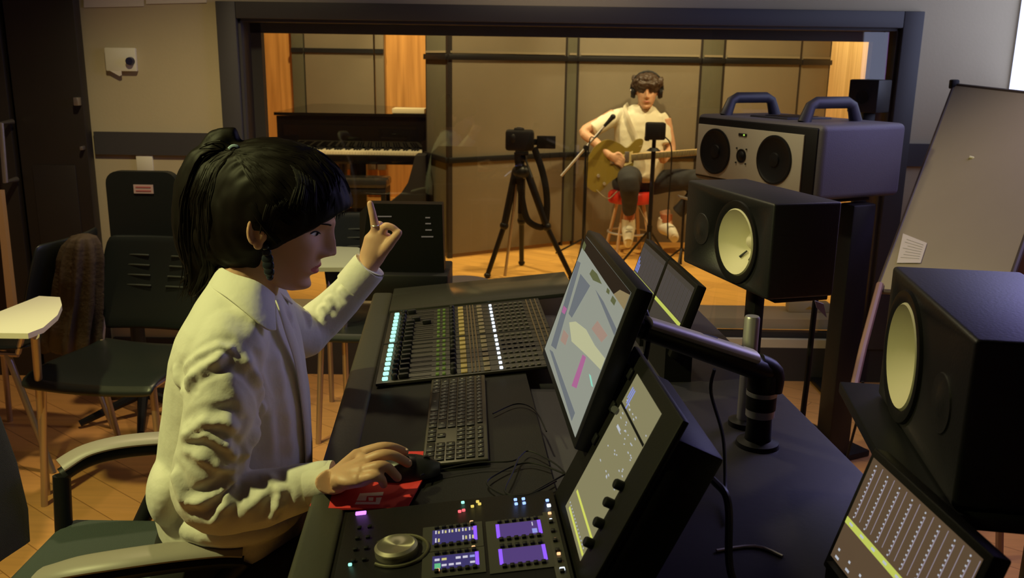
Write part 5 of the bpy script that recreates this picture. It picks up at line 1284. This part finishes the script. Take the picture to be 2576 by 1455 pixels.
m = MB(); m.box((0, .03, .66), (.05, .02, .14), .004); m.tube([(0, -.18, .57), (0, -.18, .09)], .028, 12); m.build('stem', M_satin, t)
m = MB(); m.box((.01, -.0265, .925), (.080, .003, .036)); m.cur = 1
for k in range(2): m.box((.01, -.0285, .933-.015*k), (.062, .002, .005))
m.build('back_label', [mat('pink_label', (.55, .40, .38), .7), mat('red_print', (.45, .12, .12), .7)], t)
for k in range(5):
    a = k*2*PI/5; MB().tube([(0, -.18, .10), (.25*math.cos(a), -.18+.25*math.sin(a), .02)], [.022, .014], 8).build('base_leg', M_satin, t)
# brown jacket over a chair back
ch3 = study_chair('study_chair', 'chair almost hidden under the brown jacket, by the dark door', (-1.86, 3.24, 0), math.radians(-96), slots=False)
jm_ = MB(); yj = 3.12; rg = []
JR = [(588, 196, 222, .02), (596, 176, 240, .05), (615, 164, 248, .06), (650, 154, 252, .065), (700, 148, 250, .065), (760, 140, 246, .06), (815, 128, 240, .06), (855, 118, 234, .055), (882, 122, 226, .05)]
for i_, (row, l_, q_, hw) in enumerate(JR):
    a, b = at(l_, row, yj), at(q_, row, yj); c = (a+b)/2; hx = (b.x-a.x)/2; am = .06+.26*i_/8
    rg.append([Vector((c.x+hx*math.cos(t_)*(1+am*math.sin(9*t_+.6+.1*i_)+.5*am*math.sin(13*t_+i_*.25)), c.y+hw*math.sin(t_)*(1+am*math.sin(9*t_+1.)), c.z+.01*math.sin(5*t_)*(i_/8))) for t_ in [2*PI*k/64 for k in range(64)]])
jm_.rings(rg)
jme = vox(jm_, .005, 2)
displace(jme, lambda c: .006*noise.noise(Vector((c.x*20, c.y*20, c.z*9))))
tag(objm('jacket', jme, [mat('brown_jacket_cloth', (.065, .042, .024), .8, bump=.2)]), 'brown jacket draped over a chair back beside the dark door', 'jacket')
# second tablet-arm chair beyond the woman
cl2 = Vector((-.55, 3.52, 0)); T2 = (Matrix.Translation(cl2) @ Matrix.Rotation(.1, 4, 'Z')).inverted()
tp2 = [T2 @ onz(x, y, .68) for x, y in ((800, 684), (905, 684), (930, 665), (925, 642), (900, 632), (850, 630), (800, 634), (770, 660))]
study_chair('study_chair', 'tablet-arm chair with a pale green writing board beyond the raised arm', cl2, .1, tab=dict(poly=tp2, mat=mat('pale_green_board', (.50, .55, .40), .5), post=[T2 @ onz(862, 684, .68), T2 @ Vector((*onz(862, 690, .66).xy, .02))]))

# ------------------------------------------------------------ guitarist
GY = 7.05
def gp(px, py, d=0.0): return at(px, py, GY+d)
gt = thing('person', 'guitarist in a white T-shirt and headphones sitting on a red stool in the studio', 'person', (gp(1600, 500).x, GY, 0))
GO = Vector((gp(1600, 500).x, GY, 0)); TG = Matrix.Translation(-GO)
ghc = gp(1627, 232)
GH = Matrix.Translation(ghc) @ Matrix.Rotation(math.radians(-97), 4, 'Z') @ Matrix.Rotation(math.radians(6), 4, 'Y') @ Matrix.Scale(1.14, 4)
gb = MB(); gb.M = TG @ GH; gb.rings(head_rings(male=1)); ear(gb, Matrix.Identity(4), 1); ear(gb, Matrix.Identity(4), -1)
gb.M = TG.copy()
gb.tube([gp(1625, 240, .02), gp(1622, 272, .03), gp(1615, 300, .05), gp(1605, 340, .06)], [.055, .055, (.09, .06), (.12, .08)], 18, smooth=3, up=(0, 1, 0))
gb.tube([gp(1605, 340, .06), gp(1605, 400, .06), gp(1600, 450, .06)], [(.13, .09), (.125, .09), (.13, .10)], 18, smooth=3, up=(0, 1, 0))
gRS, gRE, gRW = gp(1545, 290, .03), gp(1468, 332, -.08), gp(1535, 392, -.20)
gb.tube([gRS, gRS.lerp(gRE, .5), gRE, gRE.lerp(gRW, .45), gRW], [.050, .045, .036, .037, .026], 14, smooth=4)
gLS, gLE, gLW = gp(1672, 300, .03), gp(1688, 375, .0), gp(1668, 405, -.14)
gb.tube([gLS, gLS.lerp(gLE, .5), gLE, gLE.lerp(gLW, .5), gLW], [.050, .045, .037, .034, .027], 14, smooth=4)
def ghand(mb, w, k, curl, sp_):
    w, k = Vector(w), Vector(k); d = (k-w); mb.tube([w-d*.2, w, w+d*.5, k], [(.026, .022), (.027, .022), (.036, .020), (.038, .015)], 14, up=(0, 1, 0))
    for i in range(4):
        b = k+sp_*(i-1.5)*.019; mb.tube([b-d*.1, b+curl[0], b+curl[1], b+curl[2]], [.0115, .0105, .0095, .008], 8, smooth=3)
    mb.tube([w+d*.3, w+d*.6+sp_*-.045+curl[0]*.3, w+d*1.0+sp_*-.04+curl[0]*.8], [.014, .012, .009], 8, smooth=3)
ghand(gb, gRW, gp(1553, 402, -.20), [Vector((.03, -.01, -.012)), Vector((.045, .0, -.035)), Vector((.035, .01, -.055))], Vector((-.35, 0, -.95)))
ghand(gb, gLW, gp(1666, 388, -.16), [Vector((.0, -.03, .022)), Vector((.0, -.045, .0)), Vector((.0, -.03, -.022))], Vector((1, 0, 0)))
# ankles
gb.tube([gp(1582, 520, -.22), gp(1580, 560, -.22)], .042, 12); gb.tube([gp(1672, 530, -.02), gp(1680, 568, -.06)], .042, 12)
gm_ = vox(gb, .0055, 3); objm('body', gm_, [M_skin], gt)
# T-shirt
ts = MB(); ts.M = TG.copy()
rows = [(455, 1552, 1665, .14), (420, 1546, 1668, .14), (370, 1545, 1672, .14), (330, 1545, 1672, .14), (305, 1546, 1670, .13), (286, 1556, 1662, .115), (272, 1574, 1652, .09), (264, 1592, 1644, .07)]
rg = []
for r_, l_, q_, hw in rows:
    a, b = gp(l_, r_, .06), gp(q_, r_, .06); rg.append((Vector(((a.x+b.x)/2, a.y, (a.z+b.z)/2)), (b.x-a.x)/2, hw))
loft_rows(ts, rg, 32, 2.4)
ts.tube([gp(1572, 290, .04), gp(1540, 300, .02), gp(1512, 314, -.02), gp(1488, 328, -.06)], [(.062, .062), (.066, .064), (.066, .060), (.062, .056)], 20, smooth=4)
ts.tube([gp(1655, 292, .04), gp(1670, 322, .03), gp(1674, 362, .01)], [(.060, .064), (.064, .064), (.060, .060)], 20, smooth=4)
tsm = vox(ts, .009, 4)
displace(tsm, lambda c: .006*noise.noise(Vector((c.x*9, c.y*9, c.z*6)))+.003*noise.noise(c*24))
objm('t_shirt', tsm, [M_tee], gt)
# trousers
tj = MB(); tj.M = TG.copy()
tj.ell(gp(1600, 462, .08), (.19, .15, .12))
tj.tube([gp(1590, 462, .05), gp(1585, 448, -.15), gp(1580, 448, -.38), gp(1583, 470, -.42), gp(1584, 505, -.34), gp(1583, 532, -.25)], [.09, .09, .078, .075, .060, .052], 18, smooth=4)
tj.tube([gp(1640, 462, .05), gp(1690, 455, -.05), gp(1745, 452, -.16), gp(1765, 462, -.18), gp(1740, 500, -.12), gp(1705, 535, -.08)], [.09, .088, .078, .075, .06, .055], 18, smooth=4)
tjm = vox(tj, .010, 4); displace(tjm, lambda c: .006*noise.noise(c*16)); objm('trousers', tjm, [M_jean], gt)
for (a, b, c_, lab) in ((gp(1581, 558, -.22), gp(1580, 612, -.30), .0, 0), (gp(1672, 556, -.04), gp(1696, 600, -.20), 0, 0)):
    m = MB(); m.M = TG.copy(); a2_ = Vector(a); b2_ = Vector(b); 
    m.tube([a2_+Vector((0, 0, .02)), a2_+Vector((0, 0, -.05)), a2_.lerp(b2_, .55), b2_+Vector((0, 0, .01)), b2_+Vector((0, -.02, .0))], [(.045, .05), (.050, .055), (.050, .045), (.048, .035), (.03, .02)], 18, smooth=5)
    s_ = m.build('shoe', mat('off_white_sneaker', (.72, .68, .55), .7), gt)
    m = MB(); m.M = TG.copy(); q = a2_.lerp(b2_, .55)
    for k in range(3): m.tube([q+Vector((-.025, -.045, .02*k)), q+Vector((.025, -.045, .02*k))], .004, 6)
    m.build('laces', mat('grey_lace', (.45, .43, .36), .8), s_)
for p in (gp(1582, 550, -.22), gp(1676, 552, -.05)):
    m = MB(); m.M = TG.copy(); m.tube([p+Vector((0, 0, .04)), p+Vector((0, 0, -.02))], .045, 14); m.build('sock', mat('rust_sock', (.42, .14, .06), .9), gt)
# hair, headphones, features
hh_ = MB(); hh_.M = TG @ GH
hh_.ell((-.012, 0, .048), (.108, .092, .080), None, 24, 16)
for k in range(46):
    a = k*2.399; r_ = .072+.012*random.random(); hh_.ell((-.015+.095*math.cos(a)*(.75+.25*random.random()), r_*math.sin(a)*1.12, .055+.055*random.random()-.02*abs(math.sin(a))), (.020, .020, .018), None, 10, 8)
for k in range(9): hh_.ell((.088, -.055+.0138*k, .058+.012*random.random()), (.020, .013, .022), None, 10, 8)
hgm = vox(hh_, .0055, 2)
bad = []
displace(hgm, lambda c: .009*noise.noise(c*38)+.004*noise.noise(c*80)); objm('hair', hgm, [M_hairb], gt)
def gf(x, y, z): return TG @ GH @ Vector((x, y, z-.10))
gbv = BVHTree.FromPolygons([v.co.copy() for v in gm_.vertices], [tuple(p.vertices) for p in gm_.polygons])
def gfp(y, z, off):
    o = gf(.2, y, z); d = (gf(0, y, z)-o).normalized(); h = gbv.ray_cast(o, d); return h[0]-d*off
for s_ in (-1, 1):
    m = MB(); m.tube([gfp(s_*(.020+.005*k), .114, .001) for k in range(5)], [.001, .003, .0036, .003, .001], 8); m.build('eye', M_iris, gt)
    m = MB(); m.tube([gfp(s_*(.016+.007*k), .132, .001) for k in range(5)], [.0015, .003, .003, .0025, .001], 8); m.build('eyebrow', M_hairb, gt)
m = MB(); m.tube([gfp(-.02+.01*k, .0505, .0005) for k in range(5)], [.001, .0028, .0035, .0028, .001], 8); m.build('mouth', M_lip, gt)
hpn = thing('headphones', 'black over-ear headphones worn by the guitarist', 'headphones', ghc)
MH = Matrix.Translation(-ghc) @ GH
m = MB(); m.M = MH; m.tube([(-.01, .098*math.sin(a), .01+.118*math.cos(a)) for a in [(-90+15*k)*PI/180 for k in range(13)]], [(.014, .006)]*13, 8, up=(1, 0, 0)); m.build('headband', M_black, hpn)
for s_ in (-1, 1):
    m = MB(); m.M = MH; m.tube([(-.008, s_*.074, -.005), (-.008, s_*.085, -.005), (-.008, s_*.104, -.005)], [.036, .040, .030], 20); m.build('ear_cup', M_black, hpn)
    m = MB(); m.M = MH; m.tube([(-.008, s_*.104, .005), (-.008, s_*.108, .005)], .014, 14); m.build('cup_badge', M_steel, hpn)
# guitar
gc = gp(1525, 425, -.20)
gu = thing('electric_guitar', 'olive-gold electric guitar held across the lap of the guitarist', 'guitar', gc, 0)
outl = [(1478, 400), (1500, 366), (1530, 352), (1560, 362), (1578, 372), (1600, 352), (1618, 352), (1612, 378), (1596, 398), (1590, 425), (1560, 442), (1535, 458), (1505, 484), (1478, 470), (1468, 435)]
def gl_(x, y, d=0.0): return gp(x, y, -.20+d)-gc
P_ = [gl_(*p) for p in outl]; cls, _ = spline(P_+P_[:1], [(0, 0)]*(len(P_)+1), 4)
m = MB(); m.prism(cls[:-1], (0, .045, 0)); m.build('body', mat('olive_gold_lacquer', (.24, .18, .035), .22, coat=.3), gu)
m = MB(); m.prism([gl_(1560, 392), gl_(1592, 380), gl_(1590, 410), gl_(1572, 418), gl_(1558, 410)], (0, -.003, 0)); m.build('pickguard', mat('cream_pickguard', (.75, .62, .30), .4), gu)
m = MB(); m.box(gl_(1577, 394)+Vector((0, -.006, 0)), (.035, .008, .075), .002); m.box(gl_(1540, 402)+Vector((0, -.006, 0)), (.03, .008, .06), .002); m.build('pickup', M_steel, gu)
m = MB()
for x, y in ((1505, 442), (1520, 462)): m.tube([gl_(x, y), gl_(x, y)+Vector((0, -.02, 0))], .011, 12)
m.build('control_knob', M_chrome, gu)
n0, n1 = gl_(1588, 396), gl_(1752, 383)
m = MB(); m.tube([n0+Vector((0, .005, 0)), n1+Vector((0, .005, 0))], [(.022, .013), (.020, .012)], 10, up=(0, 1, 0)) if False else m.tube([n0, n1], [(.027, .011), (.024, .010)], 12, up=(0, 1, 0)); m.build('neck', mat('maple_neck', (.55, .38, .16), .4), gu)
m = MB(); m.tube([n0+Vector((0, -.010, 0)), n1+Vector((0, -.010, 0))], [(.023, .003), (.020, .003)], 8, up=(0, 1, 0)); m.cur = 1
for k in range(18):
    p = n0.lerp(n1, .08+.9*(1-.94**k)/(1-.94**18)); m.box(p+Vector((0, -.0135, 0)), (.003, .002, .042))
m.build('fretboard', [mat('olive_fretboard', (.16, .13, .07), .4), M_steel], gu)
m = MB(); h0 = n1; m.prism([h0+Vector((0, 0, .022)), h0+Vector((.05, 0, .05)), h0+Vector((.19, 0, .045)), h0+Vector((.20, 0, -.0)), h0+Vector((.06, 0, -.03)), h0+Vector((0, 0, -.022))], (0, .016, 0)); m.build('headstock', mat('maple_neck', (.55, .38, .16), .4), gu)
m = MB(); m.tube([gl_(1612, 368, .0), gl_(1604, 350, .06), gl_(1590, 322, .075), gl_(1578, 292, .085), gl_(1572, 272, .14), gl_(1580, 262, .24)], [(.015, .003)]*6, 8, smooth=5, up=(0, 1, 0)); m.build('strap', mat('pale_strap', (.55, .50, .38), .7), gu)
m = MB(); m.tube([gl_(1500, 478), gl_(1530, 500), gl_(1560, 480), gl_(1600, 510, .02), gl_(1640, 590, .05)], .004, 6, smooth=5); m.build('cable', mat('grey_lead', (.32, .28, .2), .6), gu)
# red stool
sc = gp(1582, 486, -.06); sx_, sy_ = sc.x+.02, GY-.02
t = thing('bar_stool', 'round red-cushioned stool with pale metal legs under the guitarist', 'stool', (sx_, sy_, 0))
zt = gp(1582, 480, 0).z
m = MB(); m.lathe([(0, zt-.085), (.165, zt-.085), (.175, zt-.07), (.175, zt-.02), (.16, zt), (0, zt)], n=36); m.build('cushion', mat('red_vinyl', (.62, .035, .02), .35), t)
for k in range(4):
    a = k*PI/2+PI/4+.2; e = Vector((.20*math.cos(a), .20*math.sin(a), 0)); b = Vector((.11*math.cos(a), .11*math.sin(a), zt-.085))
    MB().tube([b, e], .013, 8).build('leg', mat('pale_beech', (.62, .42, .26), .45), t)
m = MB(); m.tube([(.165*math.cos(a), .165*math.sin(a), .17) for a in [k*2*PI/24 for k in range(25)]], .009, 8); m.build('foot_ring', M_chrome, t)
# music stand at the right knee
c = at(1722, 500, 6.55)
t = thing('guitar_pedal', 'low metal music stand tray just right of the guitarist', 'stand', (c.x, 6.55, 0))
m = MB(); m.box((0.02, 0, c.z), (.13, .10, .012), .003, Matrix.Rotation(.25, 3, 'Y')); m.build('tray', M_steel, t)
m = MB(); m.tube([(0, 0, .02), (0, 0, c.z)], .010, 8); m.build('pole', M_satin, t)
for k in range(3):
    a = k*2.094+.2; MB().tube([(0, 0, .14), (.16*math.cos(a), .16*math.sin(a), .01)], .007, 8).build('leg', M_satin, t)
t.name = 'music_stand'
